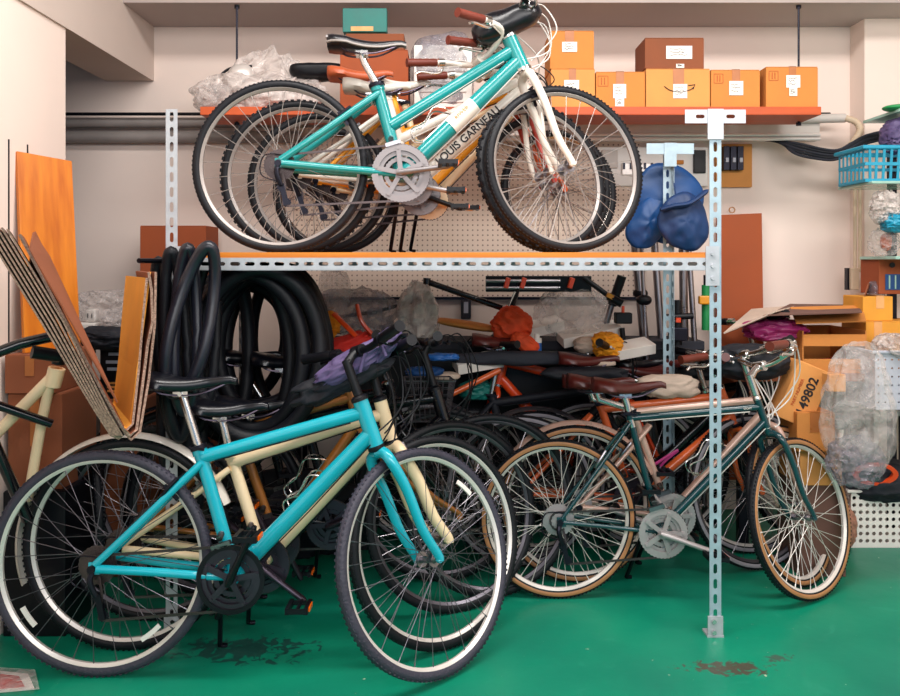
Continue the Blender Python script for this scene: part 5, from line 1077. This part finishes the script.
mb.box((x0_+Wd/2, 3.545, zb_), (Wd, .23, .006)); mb.build('basket_body', 'aqua', ab, smooth=False); MB().tube([(x0_-.01, 3.42, zt), (x0_+Wd, 3.42, zt), (x0_+Wd, 3.67, zt), (x0_-.01, 3.67, zt)], .009, 8, closed=True).build('basket_rim', 'aqua', ab)
bag('pink tinted plastic bag sitting in the aqua basket', P(898, 136, 3.5), (.12, .14, .14), 'purple', .25, 8, 98)
bag('crumpled white plastic bag hanging below the side shelf', P(886, 208, 3.45), (.11, .1, .13), 'poly_white', .4, 9, 99)
bag('teal rag bundle hanging below the side shelf', P(896, 222, 3.44), (.11, .1, .08), 'aqua', .3, 9, 100, cat='rag', name='teal_rag')
bag('clear bag with an orange tool above the picture carton', P(884, 242, 3.5), (.11, .1, .11), 'poly', .35, 9, 101)
cloth('small orange tool roll inside the clear bag above picture carton', P(886, 242, 3.5), (.04, .04, .07), 'tan_leather', .2, 9, 102, cat='tool roll', name='tool_roll')
mb = MB(); mb.ell(P(900, 108, 3.45), (.14, .1, .03), .1, 6, 103); tag(mb.build('round_tray', 'green_plastic'), 'round green plastic tray on the topmost side shelf', 'tray')
# leaflet, bottom left
o = empty('magazine', P(10, 690, 2.28)); tag(o, 'red and white leaflet in clear sleeve on the floor at lower left corner', 'leaflet')
def sheet(q, z0, z1): return MB().hexa([V((x, y, z0)) for x, y in q]+[V((x, y, z1)) for x, y in q])
sheet([(-1.42, 2.27), (-1.20, 2.31), (-1.26, 2.39), (-1.42, 2.42)], .001, .006).build('leaflet_page', 'paper', o, smooth=False)
sheet([(-1.41, 2.285), (-1.23, 2.315), (-1.28, 2.375), (-1.41, 2.40)], .0062, .0072).build('printed_picture', 'red_cloth', o, smooth=False)
sheet([(-1.42, 2.26), (-1.18, 2.30), (-1.25, 2.41), (-1.42, 2.43)], .0078, .0084).build('clear_sleeve', 'poly', o, smooth=False)
cloth('added black heap standing in for deep shade on the floor under the rack behind the teal frames', V((P(275, 540, 3.37).x, 3.37, .17)), (.82, .13, .36), 'navy_cloth', .25, 7, 120, cat='shade heap', name='shade_heap')  # black heap added under the deck to deepen the shade there
# extra strands: orange tube & magenta lock in the crowd
tag(MB().tube([P(452, 394, 3.42), P(500, 370, 3.46)], .013, 12).build('orange_tube', 'orange_paint'), 'loose orange tube lying left of the orange red bicycle', 'tube')
tag(MB().tube(sm([P(652, 478, 3.20), P(664, 462, 3.19), P(678, 450, 3.19), P(652, 466, 3.18)], 5), .006, 8).build('cable_lock', 'magenta'), 'magenta cable lock wound on the salmon bicycle tube', 'lock')
tag(MB().ell(P(290, 412, 2.85), (.08, .05, .03), .3, 10, 110).build('orange_webbing', 'yellow_cloth', ang=3), 'orange strap buckle lying above the gold brown top tube', 'strap')
# ---------------------------------------------------------------- light
def area(name, loc, rot, sx, sy, e, col):
    l = bpy.data.lights.new(name, 'AREA'); l.shape = 'RECTANGLE'; l.size = sx; l.size_y = sy; l.energy = e; l.color = col
    o = bpy.data.objects.new(name, l); o.location = loc; o.rotation_euler = [math.radians(a) for a in rot]; C.objects.link(o); return o
area('garage_opening', (1.0, -1.2, 2.6), (64, 0, 10), 4.2, 1.2, 80, (1., .95, .91))
area('ceiling_lamp', (.55, 2.0, 3.05), (3, 0, 0), 3.2, .5, 74, (1., .955, .92))
w = bpy.data.worlds.new('World'); bpy.context.scene.world = w; w.use_nodes = True
bg = w.node_tree.nodes['Background']; bg.inputs[0].default_value = (.45, .68, 1., 1); bg.inputs[1].default_value = .35
cam = bpy.data.cameras.new('Camera'); co = bpy.data.objects.new('Camera', cam); C.objects.link(co); co.location = (0, 0, H); co.rotation_euler = (PI/2, 0, 0)
cam.sensor_width = 36; cam.lens = F/900*36; cam.shift_y = -(348-CY)/900; cam.clip_start = .05
sc = bpy.context.scene; sc.camera = co
sc.view_settings.view_transform = 'Standard'; sc.view_settings.look = 'None'; sc.view_settings.gamma = 1; sc.view_settings.exposure = .5
